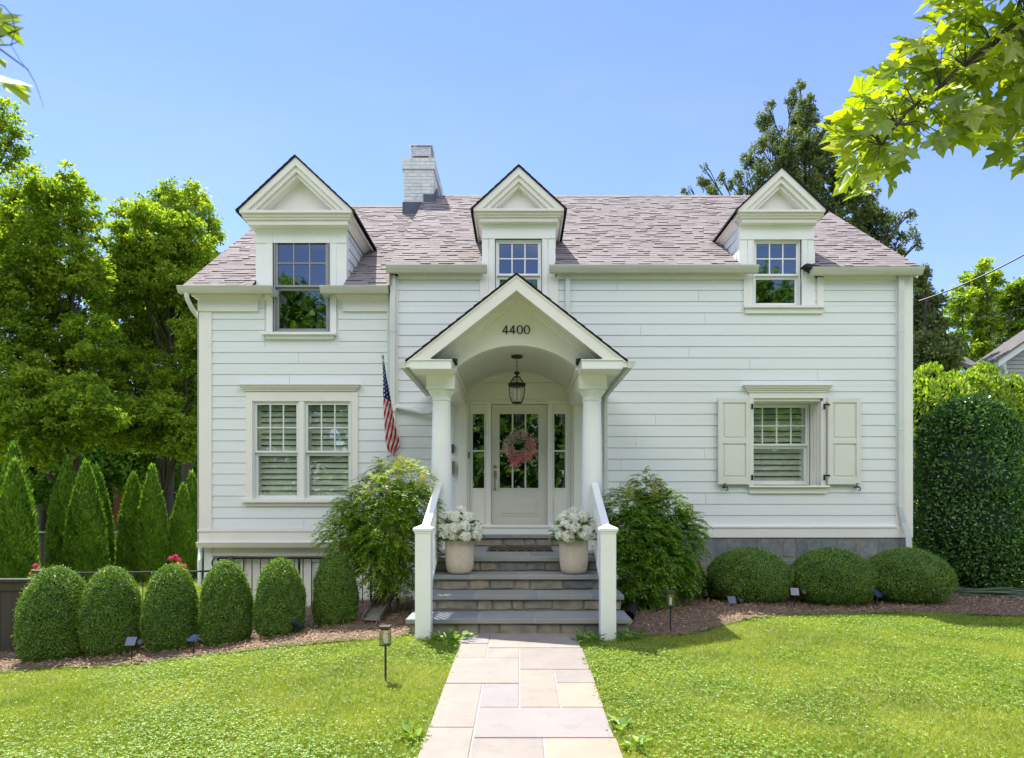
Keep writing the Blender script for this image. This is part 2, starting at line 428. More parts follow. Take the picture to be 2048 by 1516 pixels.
M['asphalt'] = surf('asphalt', (.16, .16, .16), (.12, .12, .12), scale=4, rough=.9)
M['nandina_lit'] = foliage('nandina_sunlit_leaf', [(.07, .19, .02), (.22, .38, .03), (.48, .56, .06)], trans=.45, gloss=.04, clump=3)  # left shrub's greens brightened, sunlight put into the leaf colour
# ------------------------------------------------------------------ the house
house = empty('house')
tag(house, 'white clapboard two-storey house with three gabled dormers and a columned entry porch', 'house')
WY = .15                    # the left wing stands 15 cm behind the main block
def MX(px): return (px - PX) / F * 11.2
def MZ(py): return CAM_Z + (PY - py) / F * 11.2
def WX(px): return (px - PX) / F * 11.35
def WZ(py): return CAM_Z + (PY - py) / F * 11.35

def cuts(a, b, zlo, zhi, ops):
    """x intervals of [a,b] left free by openings overlapping (zlo,zhi)"""
    iv = [(a, b)]
    for (x0, x1, z0, z1) in ops:
        if z0 < zhi - 1e-6 and z1 > zlo + 1e-6:
            nv = []
            for (p, q) in iv:
                if x1 <= p or x0 >= q: nv.append((p, q)); continue
                if x0 > p: nv.append((p, x0))
                if x1 < q: nv.append((x1, q))
            iv = nv
    return iv

def clapboards(mb, a, b, z0, z1, yw, ops, rev=.183, seams=True):
    """lapped boards on a wall facing -y whose sheathing is at yw"""
    k = 0; z = z0
    while z < z1 - .005:
        zt = min(z + rev, z1)
        br = sorted({z, zt} | {zz for o in ops for zz in (o[2], o[3]) if z < zz < zt})
        for lo, hi in zip(br[:-1], br[1:]):
            for p, q in cuts(a, b, lo, hi, ops):
                parts = [(p, q)]
                if seams and q - p > 1.6 and random.random() < .75 and len(br) == 2:
                    s = random.uniform(p + .4, q - .4); parts = [(p, s - .0022), (s + .0022, q)]
                for (pp, qq) in parts:
                    def yy(t): return yw - .020 + .012 * (t - z) / rev
                    mb.prism([(yy(lo), lo + .0015), (yw, lo + .0015), (yw, hi), (yy(hi), hi)], 'x', pp, qq)
        z += rev; k += 1

def backing(mb, a, b, z0, z1, y0, y1, ops):
    br = sorted({z0, z1} | {zz for o in ops for zz in (o[2], o[3]) if z0 < zz < z1})
    for lo, hi in zip(br[:-1], br[1:]):
        for p, q in cuts(a, b, lo, hi, ops):
            mb.box(p, q, y0, y1, lo, hi)

# openings (x0,x1,z0,z1)
OP_W1 = (WX(547), WX(661), WZ(667), WZ(474))       # wing, upper
OP_W4 = (WX(507), WX(703), WZ(999), WZ(803))       # wing, lower pair
OP_W2 = (MX(990), MX(1084), MZ(612), MZ(478))
OP_W3 = (MX(1506), MX(1602), MZ(613), MZ(478))
OP_W5 = (MX(1506), MX(1641), MZ(971), MZ(797))
OP_DOOR = (MX(934), MX(1147), .90, MZ(803))

# --- walls
main_ops = [OP_W2, OP_W3, OP_W5, OP_DOOR]
wing_ops = [OP_W1, OP_W4]
MZ0, MZ1 = .845, 5.10
mb = MB()
backing(mb, -2.09, 6.40, -.6, MZ1, 0, .14, main_ops)
mb.box(6.26, 6.40, .14, 9.0, -.6, 5.15)
mb.box(-2.09, 6.40, 8.86, 9.0, -.6, 5.15)
mb.prism([(.14, 5.15), (8.86, 5.15), (4.43, 8.15)], 'x', 6.28, 6.40)
clapboards(mb, MX(797), MX(1790), MZ(1053), MZ(562), 0, [OP_W2, OP_W3, (MX(1497), MX(1650), MZ(985), MZ(770)), (MX(908), MX(1172), 0, 3.32), (-.64, .60, 3.2, 6)], rev=.1845)
for i in range(28):  # laps on the right gable side
    z = MZ(1053) + i * .1845
    if z > 7.7: break
    ya, yb = 0, 9.0
    if z > 5.1: ya = (z - 5.1) / .7 + .1; yb = 9.0 - ya
    mb.prism([(6.425, z), (6.40, z), (6.40, z+.18), (6.407, z+.18)], 'y', ya, yb)
mb.build('wall', M['siding'], house)
mb = MB()
backing(mb, -5.32, -2.09, MZ(1085)-.0, 4.9, WY, WY+.14, wing_ops)
mb.box(-5.32, -5.18, WY+.14, 8.9, -1.5, 4.95)
mb.box(-5.32, -2.09, 8.76, 8.9, -1.5, 4.95)
mb.prism([(.3, 4.93), (8.76, 4.93), (4.5, 7.95)], 'x', -5.32, -5.2)
clapboards(mb, WX(425), WX(776), WZ(1058), WZ(600), WY, [OP_W1, OP_W4, (WX(530), WX(677), 4.0, 6)], rev=.1835)
for i in range(26):
    z = WZ(1058) + i * .1835
    if z > 7.4: break
    ya, yb = WY, 8.9
    if z > 4.9: ya = (z - 4.9) / .72 + .3; yb = 9.05 - ya
    mb.prism([(-5.345, z), (-5.32, z), (-5.32, z+.18), (-5.327, z+.18)], 'y', ya, yb)
mb.build('wall', M['siding'], house)

# --- fixed trim: corner boards, friezes, water tables, the side jambs of the dormers
t = MB()
t.box(MX(785), MX(797), -.035, .0, .845, 5.12)
t.box(MX(1790), 6.402, -.035, .0, .845, 5.12)
t.box(6.402, 6.43, -.035, .16, .845, 5.12)
for a, b in ((MX(797), -.62), (.60, MX(1490)), (MX(1645), MX(1790))):
    t.box(a, b, -.05, .0, MZ(560), 5.12)                         # main frieze
    t.box(a, b, -.075, -.05, MZ(560)+.14, 5.12)
t.box(MX(797), 6.40, -.045, 0, .845, MZ(1055))                   # water table
t.prism([(-.065, MZ(1055)), (-.0, MZ(1055)), (-.0, MZ(1049)), (-.06, MZ(1051))], 'x', MX(797), MX(1790))
t.box(WX(398), WX(425), WY-.035, WY, WZ(1085), WZ(622))          # wing corner board
t.box(-5.345, -5.322, WY-.035, WY+.14, WZ(1085), 4.85)
t.box(WX(425), WX(785), WY-.04, WY+.0, WZ(1085), WZ(1060))
t.box(-5.34, -2.1, WY-.055, WY-.04, WZ(1063), WZ(1058))
t.prism([(WY-.08, WZ(1095)+.09), (WY+.3, WZ(1095)+.09), (WY+.3, WZ(1095)), (WY-.03, WZ(1095))], 'x', -5.36, -2.1)
# wing friezes with crown above
for a, b, ra, rb in ((WX(400), WX(518), 1, 1), (WX(687), WX(778), 1, 0)):
    t.box(a, b, WY-.06, WY, WZ(624), WZ(600))
    for j, (pj, z0, z1) in enumerate(((.09, WZ(600), WZ(596)), (.13, WZ(596), WZ(590)), (.17, WZ(590), WZ(584)), (.2, WZ(584), 4.93))):
        t.box(a - (pj-.04)*ra, b + (pj-.04)*rb, WY-pj, WY, z0, z1)
# vertical trim boards beside the dormer windows of the main block
for a, b in ((MX(960), MX(977)), (MX(1100), MX(1116)), (MX(1486), MX(1500)), (MX(1633), MX(1646))):
    t.box(a, b, -.04, .0, MZ(613), 5.11)
t.build('trim_board', M['trim'], house, bevel=.003)

CUT = [(-4.375, -2.885), (-.61, .57), (3.60, 4.80)]     # where the dormers pass through the roof
# --- roofs with shingles laid course by course
def shingle_roof(name, x0, x1, y0, z0, m, L, mat, rv=.122):
    """roof plane rising towards +y from the line (y0,z0); slope m, plan length L"""
    th = math.atan(m); c, s = math.cos(th), math.sin(th)
    ln = L / c
    vs_ = []; fs = []; mi = []
    def pt(x, u, h): return (x, y0 + u*c - h*s, z0 + u*s + h*c)
    n = int(ln / rv)
    for i in range(n + 1):
        u0 = i*rv; u1 = min(u0 + rv*1.35, ln)
        if u0 > ln - .02: break
        x = x0 - random.uniform(0, .2)
        wv = .004 * math.sin(i * 1.7)
        while x < x1:
            wd = random.choice((.09, .13, .17, .21, .26)); xa = max(x, x0); xb = min(x + wd - .002, x1); x += wd
            if u0*c < 1.1:
                for (qa, qb) in CUT:
                    if xa < qb and xb > qa:
                        if xa < qa: xb = qa
                        elif xb > qb: xa = qb
                        else: xb = xa
            if xb - xa < .01: continue
            h = random.choice((.002, .003, .003, .009, .014)) + .004
            k = len(vs_); d0 = u0 + random.uniform(-.003, .003) + wv
            if i == 0: d0 = 0
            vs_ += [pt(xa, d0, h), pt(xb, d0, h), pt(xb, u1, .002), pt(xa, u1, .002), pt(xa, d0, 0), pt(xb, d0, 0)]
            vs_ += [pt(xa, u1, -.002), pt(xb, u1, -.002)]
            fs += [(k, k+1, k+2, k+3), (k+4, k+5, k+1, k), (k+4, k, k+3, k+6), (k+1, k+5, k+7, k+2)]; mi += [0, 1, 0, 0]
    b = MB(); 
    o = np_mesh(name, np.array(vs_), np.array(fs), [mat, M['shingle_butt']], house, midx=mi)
    return o
def roof_body(x0, x1, y0, z0, m, L, back):
    """deck below the shingles, front and back slope"""
    mb = MB(); zr = z0 + m*L
    full = [(y0, z0), (y0+L, zr), (y0+2*L, z0), (y0+2*L, z0-.06), (y0+L, zr-.12), (y0, z0-.04)]
    part = [(y0+1.18, z0+m*1.18), (y0+L, zr), (y0+2*L, z0), (y0+2*L, z0-.06), (y0+L, zr-.12), (y0+1.18, z0+m*1.18-.05)]
    x = x0
    for qa, qb in [q for q in CUT if x0 < q[0] < x1]:
        mb.prism(full, 'x', x, qa); mb.prism(part, 'x', qa, qb); x = qb
    mb.prism(full, 'x', x, x1)
    return mb
RM = dict(x0=-2.13, x1=6.44, y0=-.17, z0=5.235, m=.70, L=4.47)
RW = dict(x0=-5.50, x1=-2.12, y0=-.09, z0=4.945, m=.72, L=4.46)
shingle_roof('roof', mat=M['shingle'], **RM)
shingle_roof('roof', mat=M['shingle'], **RW)
for r_ in (RM, RW):
    mb = roof_body(r_['x0']+.005, r_['x1']-.005, r_['y0']+.01, r_['z0']-.006, r_['m'], r_['L'], 0)
    mb.build('roof_deck', M['shingle_dark'], house)
# ridge caps
for r_ in (RM, RW):
    mb = MB(); zr = r_['z0'] + r_['m']*r_['L']; yr = r_['y0'] + r_['L']; x = r_['x0']
    while x < r_['x1']:
        xb = min(x + .2, r_['x1'])
        mb.prism([(yr-.13, zr-.075), (yr, zr+.018), (yr+.13, zr-.075), (yr, zr+.004)], 'x', x, xb-.003); x += .2
    mb.build('ridge_cap', M['shingle_cap'], house)
# rake boards
for xx, r_ in ((6.405, RM), (-5.47, RW)):
    t = MB()
    y0, z0, m, L = r_['y0'], r_['z0']-.045, r_['m'], r_['L']
    for sg in (1, -1):
        ya = y0 if sg == 1 else y0 + 2*L
        t.prism([(ya, z0), (y0+L, z0+m*L), (y0+L, z0+m*L-.2), (ya, z0-.14)], 'x', xx, xx+.03)
    t.build('rake_board', M['trim'], house)
# small step between the two roofs
mb = MB()
mb.prism([(RM['y0']+.02, 4.93), (RM['y0']+.02, 5.19), (4.29, 8.3), (4.4, 7.9)], 'x', -2.118, -2.09)
mb.build('flashing', M['shingle'], house)

# --- gutters
def gutter_prof(yb, zt, d=.13, h=.105):
    return [(yb, zt), (yb-d, zt), (yb-d, zt-.02), (yb-d+.012, zt-.045), (yb-d+.05, zt-h), (yb, zt-h)]
def gutter(x0, x1, yb, zt, capL=True, d=.13, h=.105):
    mb = MB()
    pr = gutter_prof(yb, zt, d, h)
    mb.prism(pr, 'x', x0, x1)
    mb.box(x0-.002, x1+.002, yb-d-.005, yb-d+.012, zt-.012, zt+.004)
    return mb
for a, b, zt in ((-2.16, -.53, 5.235), (.47, MX(1508), 5.235), (4.70, 6.49, 5.20)):
    gutter(a, b, -.12, zt).build('gutter', M['gutter'], house, bevel=.002)
gutter(-5.55, -4.02, -.05, 4.925).build('gutter', M['gutter'], house, bevel=.002)
gutter(-3.24, -2.14, -.05, 4.925).build('gutter', M['gutter'], house, bevel=.002)
# gutter ends turning back beside the big dormer window
for xa, xb, sg in ((-4.16, -4.02, 1), (-3.24, -3.10, -1)):
    mb = MB(); mb.prism([(xa, 4.925), (xb, 4.925), (xb if sg == 1 else xb-.03, 4.82), (xa+.03 if sg == 1 else xa, 4.82)], 'y', -.05, WY-.02)
    mb.build('gutter_return', M['gutter'], house)

# --- chimney
ch_x0, ch_x1, ch_y0, ch_y1, ch_t = -2.56, -1.90, 3.80, 5.35, 8.72
def brick_block(mb, x0, x1, y0, y1, z0, z1, mort):
    bh, bw = .067, .205
    n = int(round((z1 - z0) / (bh + .008)))
    step = (z1 - z0) / n
    for i in range(n):
        za = z0 + i*step; off = (i % 2) * bw / 2
        x = x0 - off
        while x < x1:
            a, b = max(x, x0), min(x + bw, x1)
            if b - a > .03: mb.box(a+.004, b-.004, y0-random.uniform(0, .006), y0+.02, za+.004, za+step-.004)
            x += bw
        y = y0 + .02 - off
        while y < y1:
            a, b = max(y, y0+.02), min(y + bw, y1)
            if b - a > .03:
                mb.box(x1-.02, x1+random.uniform(0, .006), a+.004, b-.004, za+.004, za+step-.004)
                mb.box(x0+.02, x0-random.uniform(0, .006), a+.004, b-.004, za+.004, za+step-.004)
            y += bw
    mort.box(x0+.006, x1-.006, y0+.006, y1-.006, z0, z1)
mb, mo = MB(), MB()
brick_block(mb, ch_x0, ch_x1, ch_y0, ch_y1, 7.0, ch_t, mo)
brick_block(mb, ch_x0-.03, ch_x1+.03, ch_y0-.03, ch_y1+.03, ch_t, ch_t+.25, mo)
mb.build('chimney', M['brick_white'], house, bevel=.004)
chim = [o for o in house.children if o.name.startswith('chimney')][0]
mo.build('mortar', M['mortar_white'], chim)
mb = MB()
mb.prism([(ch_x0-.02, 7.45), (ch_x0-.02, 8.0), (-2.12, 8.0), (-2.12, 7.72), (ch_x0+.2, 7.55)], 'y', ch_y0-.03, ch_y0-.012)
mb.prism([(-2.12, 7.8), (-2.12, 8.17), (ch_x1+.03, 8.17), (ch_x1+.03, 7.8)], 'y', ch_y0-.03, ch_y0-.012)
for k in range(8):
    y = ch_y0 + k*.19; z = min(5.235 + .7*(y + .17), 8.36)
    mb.box(ch_x1+.008, ch_x1+.02, y, y+.2, z-.1, z+.2)
mb.build('flashing', M['flashing'], chim)
mb = MB(); mb.box(-2.36, -2.04, 4.0, 4.4, ch_t+.25, ch_t+.41); mb.build('flue', M['terracotta'], chim, bevel=.01)
mb = MB()
x0, x1, y0, y1, z0, z1 = -2.42, -1.98, 3.96, 4.5, ch_t+.39, ch_t+.60
for k in range(13):
    x = x0+.02 + (x1-x0-.04)*k/12
    mb.box(x-.005, x+.005, y0, y0+.008, z0, z1); mb.box(x-.005, x+.005, y1-.008, y1, z0, z1)
    y = y0 + (y1-y0)*k/12
    mb.box(x1-.008, x1, y-.005, y+.005, z0, z1); mb.box(x0, x0+.008, y-.005, y+.005, z0, z1)
for k in range(7):
    z = z0 + (z1-z0)*k/6
    mb.box(x0, x1, y0-.003, y0+.005, z-.005, z+.005); mb.box(x0, x1, y1, y1+.005, z-.005, z+.005)
    mb.box(x1, x1+.005, y0, y1, z-.005, z+.005); mb.box(x0-.005, x0, y0, y1, z-.005, z+.005)
mb.box(x0-.035, x1+.035, y0-.035, y1+.035, z1, z1+.022)
mb.build('chimney_cap', M['galv'], chim)

# --- windows
def sash_grid(mb, x0, x1, z0, z1, y, fw, cols, rows, mt=.02, d=.04, bw=None):
    bw = bw or fw
    mb.box(x0, x0+fw, y, y+d, z0, z1); mb.box(x1-fw, x1, y, y+d, z0, z1)
    mb.box(x0+fw, x1-fw, y, y+d, z0, z0+bw); mb.box(x0+fw, x1-fw, y, y+d, z1-fw, z1)
    gx0, gx1, gz0, gz1 = x0+fw, x1-fw, z0+bw, z1-fw
    for i in range(1, cols):
        x = gx0 + (gx1-gx0)*i/cols
        mb.box(x-mt/2, x+mt/2, y+.004, y+d-.01, gz0, gz1)
    for j in range(1, rows):
        z = gz0 + (gz1-gz0)*j/rows
        for i in range(cols):
            xa = gx0 + (gx1-gx0)*i/cols + (mt/2 if i else 0); xb = gx0 + (gx1-gx0)*(i+1)/cols - (mt/2 if i < cols-1 else 0)
            mb.box(xa, xb, y+.004, y+d-.01, z-mt/2, z+mt/2)
    return gx0, gx1, gz0, gz1

def pane(mb, g, y):
    x0, x1, z0, z1 = g
    mb.box(x0-.004, x1+.004, y, y+.004, z0-.004, z1+.004)

def window(x0, x1, z0, z1, y, cols, rows, split, mat='sash', blind=None, gm='pane', depth=.14, wall_y=0, curtain=None, tilt=.02):
    """double hung window filling x0..x1, z0..z1 with sashes at depth y"""
    zs = z0 + (z1-z0)*split
    f = MB()
    fw = .018
    f.box(x0, x0+fw, y-.02, y+.10, z0, z1); f.box(x1-fw, x1, y-.02, y+.10, z0, z1)
    f.box(x0+fw, x1-fw, y-.02, y+.10, z1-fw, z1); f.box(x0+fw, x1-fw, y-.02, y+.10, z0, z0+fw)
    a, b = x0+fw, x1-fw
    g1 = sash_grid(f, a, b, zs-.02, z1-fw, y, .038, cols, rows, bw=.034)
    g2 = sash_grid(f, a, b, z0+fw, zs-.021+.0, y+.045, .044, 1, 1, bw=.05)
    wobj = f.build('window', M[mat], house, bevel=.002)
    p = MB(); pane(p, g1, y+.02); p.build('pane', M[gm], wobj)
    p = MB(); pane(p, g2, y+.065); p.build('pane', M[gm], wobj)
    # room behind
    r = MB(); ry = y+.12; dd = 1.3
    r.add([(x0,ry,z0),(x1,ry,z0),(x1,ry,z1),(x0,ry,z1),(x0-.3,ry+dd,z0-.3),(x1+.3,ry+dd,z0-.3),(x1+.3,ry+dd,z1+.2),(x0-.3,ry+dd,z1+.2)],
          [(4,5,6,7),(0,1,5,4),(1,2,6,5),(2,3,7,6),(3,0,4,7)])
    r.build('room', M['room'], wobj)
    if blind == 'shutter':
        m_ = MB()
        n = int((z1-z0)/.098)
        for i in range(n):
            z = z0+.06 + (z1-z0-.1)*i/n
            m_.prism([(y+.135, z), (y+.142, z-.003), (y+.185, z+.078), (y+.178, z+.081)], 'x', x0+.07, x1-.07)
        m_.box(x0+.02, x0+.07, y+.13, y+.17, z0, z1); m_.box(x1-.07, x1-.02, y+.13, y+.17, z0, z1)
        m_.build('louvre_blind', M['louvre'], wobj)
    if blind == 'shade':
        m_ = MB(); n = 34
        for i in range(n):
            z = zs+.0 + (z1-zs)*i/n
            m_.prism([(y+.135, z), (y+.137, z-.001), (y+.15, z+.022), (y+.147, z+.023)], 'x', x0+.03, x1-.03)
        m_.build('louvre_blind', M['louvre'], wobj)
    if curtain:
        for (cx0, cx1, dx) in curtain:
            k = 24; vs_ = []; fs = []
            for i in range(k+1):
                t_ = i/k; x = cx0 + (cx1-cx0)*t_
                yy = y+.2 + .03*math.sin(t_*22)
                vs_ += [(x, yy, z1-.02), (x+dx, yy, z0+.02)]
            for i in range(k): fs.append((2*i, 2*i+1, 2*i+3, 2*i+2))
            m_ = MB(); m_.add(vs_, fs); m_.build('curtain', M['curtain'], wobj, smooth=True)
    return wobj

def casing(mb, x0, x1, z0, z1, w_, y, wt=None, bottom=False):
    wt = wt if wt is not None else w_
    mb.box(x0-w_, x0, y-.04, y, z0, z1+wt); mb.box(x1, x1+w_, y-.04, y, z0, z1+wt)
    if wt > 0: mb.box(x0, x1, y-.04, y, z1, z1+wt)
    mb.box(x0-.012, x0, y-.052, y-.04, z0, z1+.012); mb.box(x1, x1+.012, y-.052, y-.04, z0, z1+.012)

# wing upper window, grey storm frame
o = OP_W1
w1 = window(o[0]+.02, o[1]-.02, o[2]+.02, o[3]-.02, WY-.02, 3, 2, .49, 'greyframe', gm='pane_high', curtain=[(o[0]+.02, o[0]+.2, .0), (o[1]-.3, o[1]-.04, .03)])
w1['label'] = 'tall window with a grey metal frame'
mb = MB(); casing(mb, o[0], o[1], o[2], o[3], .105, WY, wt=.06)
mb.build('casing', M['rail'], w1, bevel=.003)
mb = MB(); mb.box(WX(527), WX(675), WY-.12, WY+.0, WZ(672), WZ(667)); mb.box(WX(533), WX(669), WY-.06, WY, WZ(679), WZ(672)); mb.build('sill', M['rail'], w1, bevel=.004)
# main upper windows
for o, bl, cu in ((OP_W2, None, None), (OP_W3, 'shade', [(OP_W3[1]-.12, OP_W3[1]-.06, .02)])):
    x = window(o[0]+.01, o[1]-.01, o[2]+.01, o[3]-.01, .03, 3, 2, .48, 'rail', gm='pane_high', blind=bl, curtain=None)
    mb = MB(); casing(mb, o[0], o[1], o[2], o[3], .095, .006, wt=.09)
    mb.box(o[0]-.16, o[0]-.095, -.025, 0, o[2], o[3]-.18); mb.box(o[1]+.095, o[1]+.22, -.025, 0, o[2], o[3]-.18)
    mb.build('casing', M['rail'], x, bevel=.003)
    if o is OP_W3:
        mb = MB(); mb.box(MX(1486), MX(1646), -.09, 0, MZ(618), MZ(613)); mb.box(MX(1489), MX(1643), -.05, 0, MZ(628), MZ(618)); mb.build('sill', M['trim'], x, bevel=.004)
        k = 16; vs_ = []; fs = []
        for i in range(k+1):
            t_ = i/k; xx = o[1]-.06 - .19*t_; yy = .2 + .02*math.sin(t_*18)
            vs_ += [(xx, yy, o[2]+.52), (o[1]-.05-.05*t_, yy, o[2]+.05)]
        for i in range(k): fs.append((2*i, 2*i+1, 2*i+3, 2*i+2))
        m_ = MB(); m_.add(vs_, fs); m_.build('curtain', M['curtain'], x, smooth=True)
# wing lower pair
o = OP_W4; xm0, xm1 = WX(599.5), WX(609)
wl = window(o[0], xm0, o[2], o[3], WY+.0, 3, 2, .49, 'sash', 'shutter')
wr = window(xm1, o[1], o[2], o[3], WY+.0, 3, 2, .49, 'sash', 'shutter')
mb = MB(); mb.box(xm0, xm1, WY-.035, WY+.1, o[2], o[3])
casing(mb, o[0], o[1], o[2], o[3], .115, WY, wt=.155)
def header(mb, x0, x1, zt, y, h=.11):
    for j, (pj, a, b) in enumerate(((.06, 0, .3), (.085, .3, .55), (.11, .55, .82), (.135, .82, 1))):
        mb.box(x0 - pj + .06, x1 + pj - .06, y - pj, y, zt - h*(1-a), zt - h*(1-b))
header(mb, WX(490), WX(714), WZ(770), WY)
mb.build('casing', M['trim'], wl, bevel=.003)
mb = MB(); mb.box(WX(487), WX(718), WY-.10, WY, WZ(1005), WZ(999)); mb.box(WX(492), WX(713), WY-.045, WY, WZ(1012), WZ(1005)); mb.build('sill', M['trim'], wl, bevel=.004)
# main lower window, deeply recessed
o = OP_W5
w5 = window(o[0]-.02, o[1]+.01-.06, o[2]+.02, o[3]-.05, .34, 4, 2, .50, 'sash', 'shutter')
mb = MB()
mb.box(o[0]-.12, o[0]-.001, -.035, .0, o[2], o[3]); mb.box(o[1]+.031, o[1]+.075, -.036, 0, o[2], o[3])
mb.box(MX(1497), MX(1652), -.04, 0, o[3], o[3]+.16)
header(mb, MX(1493), MX(1652), MZ(771), 0, .12)
for j in range(4):   # stepped jamb
    mb.box(o[1]-.012*(j)-.002, o[1]+.03, (.085*j if j else -.034), .085+j*.085, o[2], o[3]-.046)
mb.box(o[0]-.05, o[0], 0.14, .34, o[2], o[3]); mb.box(o[0]-.04, o[1]+.03, .0, .4, o[3]-.045, o[3]-.001+.03)
mb.build('casing', M['trim'], w5, bevel=.003)
mb = MB(); mb.box(MX(1494), MX(1654), -.11, 0.38, MZ(975), MZ(971)); mb.box(MX(1497), MX(1651), -.05, -.0, MZ(987), MZ(975)); mb.build('sill', M['trim'], w5, bevel=.004)
# shutters of the lower window
for (px0, px1, hx, sx) in ((1433, 1497, 1499, 1446), (1651, 1716, 1642, 1708)):
    sx0, sx1 = MX(px0), MX(px1+.0); z0, z1 = MZ(969), MZ(798)
    if px0 > 1600: sx0 = MX(1651)
    m_ = MB(); fw = .075; y0, y1 = -.105, -.065
    zm = (z0+z1)/2
    m_.box(sx0, sx0+fw, y0, y1, z0, z1); m_.box(sx1-fw, sx1, y0, y1, z0, z1)
    for za, zb in ((z0, z0+.11), (zm-.04, zm+.04), (z1-.075, z1)): m_.box(sx0+fw, sx1-fw, y0, y1, za, zb)
    for za, zb in ((z0+.11, zm-.04), (zm+.04, z1-.075)):
        m_.box(sx0+fw, sx1-fw, y0+.02, y1-.004, za, zb)
        m_.box(sx0+fw+.03, sx1-fw-.03, y0+.008, y0+.02, za+.03, zb-.03)
    so_ = m_.build('shutter', M['shutter'], house, bevel=.004)
    for zz in (z1-.14, z0+.11):
        h = MB(); hx0 = MX(hx)
        h.box(hx0-.012, hx0+.022, -.125, -.1065, zz-.045, zz+.045)
        if px0 > 1600: h.box(hx0, sx0+.02, -.125, -.1065, zz+.02, zz+.048)
        h.build('hinge', M['iron'], so_, bevel=.004)
    # S-shaped shutter dog
    pts = []
    x_, z_ = MX(sx), MZ(974)
    for k in range(30):
        t_ = k/29; a = t_*2*math.pi
        if t_ < .5: cx, cz, r = x_+.0, z_+.035, .03*(.45+1.1*t_); an = math.pi*(.2+2.6*t_); pts.append((cx + r*math.cos(an), -.125, cz + r*math.sin(an)))
        else:
            u = 1-t_; cx, cz, r = x_+.02*(1 if px0 < 1600 else 1), z_-.04, .03*(.45+1.1*u); an = math.pi*(.2+2.6*u)+math.pi; pts.append((cx + r*math.cos(an), -.125, cz + r*math.sin(an)))
    h = MB(); h.tube(pts, .008, 6); h.box(x_-.01, x_+.03, -.135, -.0, z_-.012, z_+.008)
    h.build('shutter_dog', M['iron'], so_, smooth=True)

# --- dormers
def dormer(cx, hw, fy, face_y, za, zb, ghw, zlo, trim='trim', zroof=None, ylen=3.0, win=None, cor=.20, ov=None):
    """gabled dormer: face at face_y half width hw; gable front plane fy, apex za, base zb half width ghw"""
    m = (za - zb) / ghw
    d = MB()
    def chev(t0, t1, y0, y1, zbb=zb, lim=ghw):
        zo, zi = za - t0, za - t1
        d.prism([(cx-(zo-zbb)/m, zbb), (cx, zo), (cx+(zo-zbb)/m, zbb), (cx+(zi-zbb)/m, zbb), (cx, zi), (cx-(zi-zbb)/m, zbb)], 'y', y0, y1)
    chev(.014, .145, fy, fy+.035)
    chev(.014, .235, fy+.035, fy+.11)
    chev(.235, .30, fy+.085, face_y)
    chev(.035, .235, fy+.11, face_y)
    d.prism([(cx-(za-.3-zb)/m, zb), (cx, za-.3), (cx+(za-.3-zb)/m, zb)], 'y', face_y-.055, face_y+.05)
    ped = d.build('pediment', M[trim], house, bevel=.003)
    d = MB()
    for j, (ins, a, b) in enumerate(((.0, 0, .22), (.03, .22, .45), (.06, .45, .62), (.10, .62, 1))):
        yy = fy + ins*.85 + (.02 if j else 0)
        d.box(cx-ghw+.02+ins*.9, cx+ghw-.02-ins*.9, yy, face_y+.02, zb-cor*b, zb-cor*a)
    d.build('cornice', M[trim], house, bevel=.003)
    # face
    d = MB()
    ops = [(win[0]-.10, win[1]+.10, win[2], win[3]+.09)]
    zt = zb - cor
    backing(d, cx-hw, cx+hw, zlo, zt, face_y-.03, face_y+.1, ops)
    d.box(cx-hw-.0, cx+hw+.0, face_y-.045, face_y-.03, zt-.23, zt)
    o_ = d.build('dormer', M['rail'], house, bevel=.003)
    # cheeks with lap boards, side soffits
    for sg in (-1, 1):
        c_ = MB(); x = cx + sg*(hw-.03)
        yq = face_y + (zt-5.1)/.7 + .15; c_.prism([(face_y+.1, zlo-.1), (face_y+.1, zt+.02), (yq, zt+.02), (yq, zt-.1)], 'x', x-.02, x+.02)
        z = zlo
        while z < zt - .02:
            z2 = min(z+.18, zt)
            yb = face_y + max(.3, (z2 - zlo)/.7 + .35)
            c_.prism([(x+sg*.045, z+.002), (x+sg*.02, z+.002), (x+sg*.02, z2), (x+sg*.025, z2)], 'y', face_y+.1, yb)
            z += .18
        c_.build('cheek_siding', M['siding'], o_)
    s_ = MB()
    for sg in (-1, 1):
        xa, xb = cx+sg*(hw+.0), cx+sg*(ghw-.02)
        s_.box(xa, xb, face_y+.02, face_y+ylen, zb-.05, zb-.001)
        s_.prism([(xa, zb-.05), (xa+sg*.1, zb-.05), (xa, zb-.17)], 'y', face_y+.02, face_y+ylen)
        s_.box(cx+sg*(ghw-.045), cx+sg*(ghw-.02), face_y-.2, face_y+ylen, zb-.08, zb-.001)
    s_.build('soffit', M[trim], o_)
    # roof
    r = MB()
    for sg in (-1, 1):
        e = ghw+.03; th = .035
        r.prism([(cx, za-.012), (cx, za+.008), (cx+sg*e, za+.008-m*e), (cx+sg*e, za-.012-m*e)], 'y', fy-.02, face_y+ylen)
        # courses seen edge-on at the gable
        n = int(e*math.hypot(1, m)/.13)
        for i in range(n):
            u0, u1 = e*i/n, e*(i+1)/n
            hh = .008 + .005*random.random()
            r.prism([(cx+sg*u0, za+.0085-m*u0), (cx+sg*u0, za+.0085-m*u0+.003), (cx+sg*u1, za+.0085-m*u1+hh), (cx+sg*u1, za+.0085-m*u1)], 'y', fy-.035, face_y+ylen)
    r.build('dormer_roof', M['shingle_dark'], o_)
    return o_
win1 = (OP_W1[0], OP_W1[1], 4.6, OP_W1[3])
d1 = dormer(-3.63, .755, -.17, WY, 7.02, 6.15, .93, 4.78, win=win1, ylen=3.2)
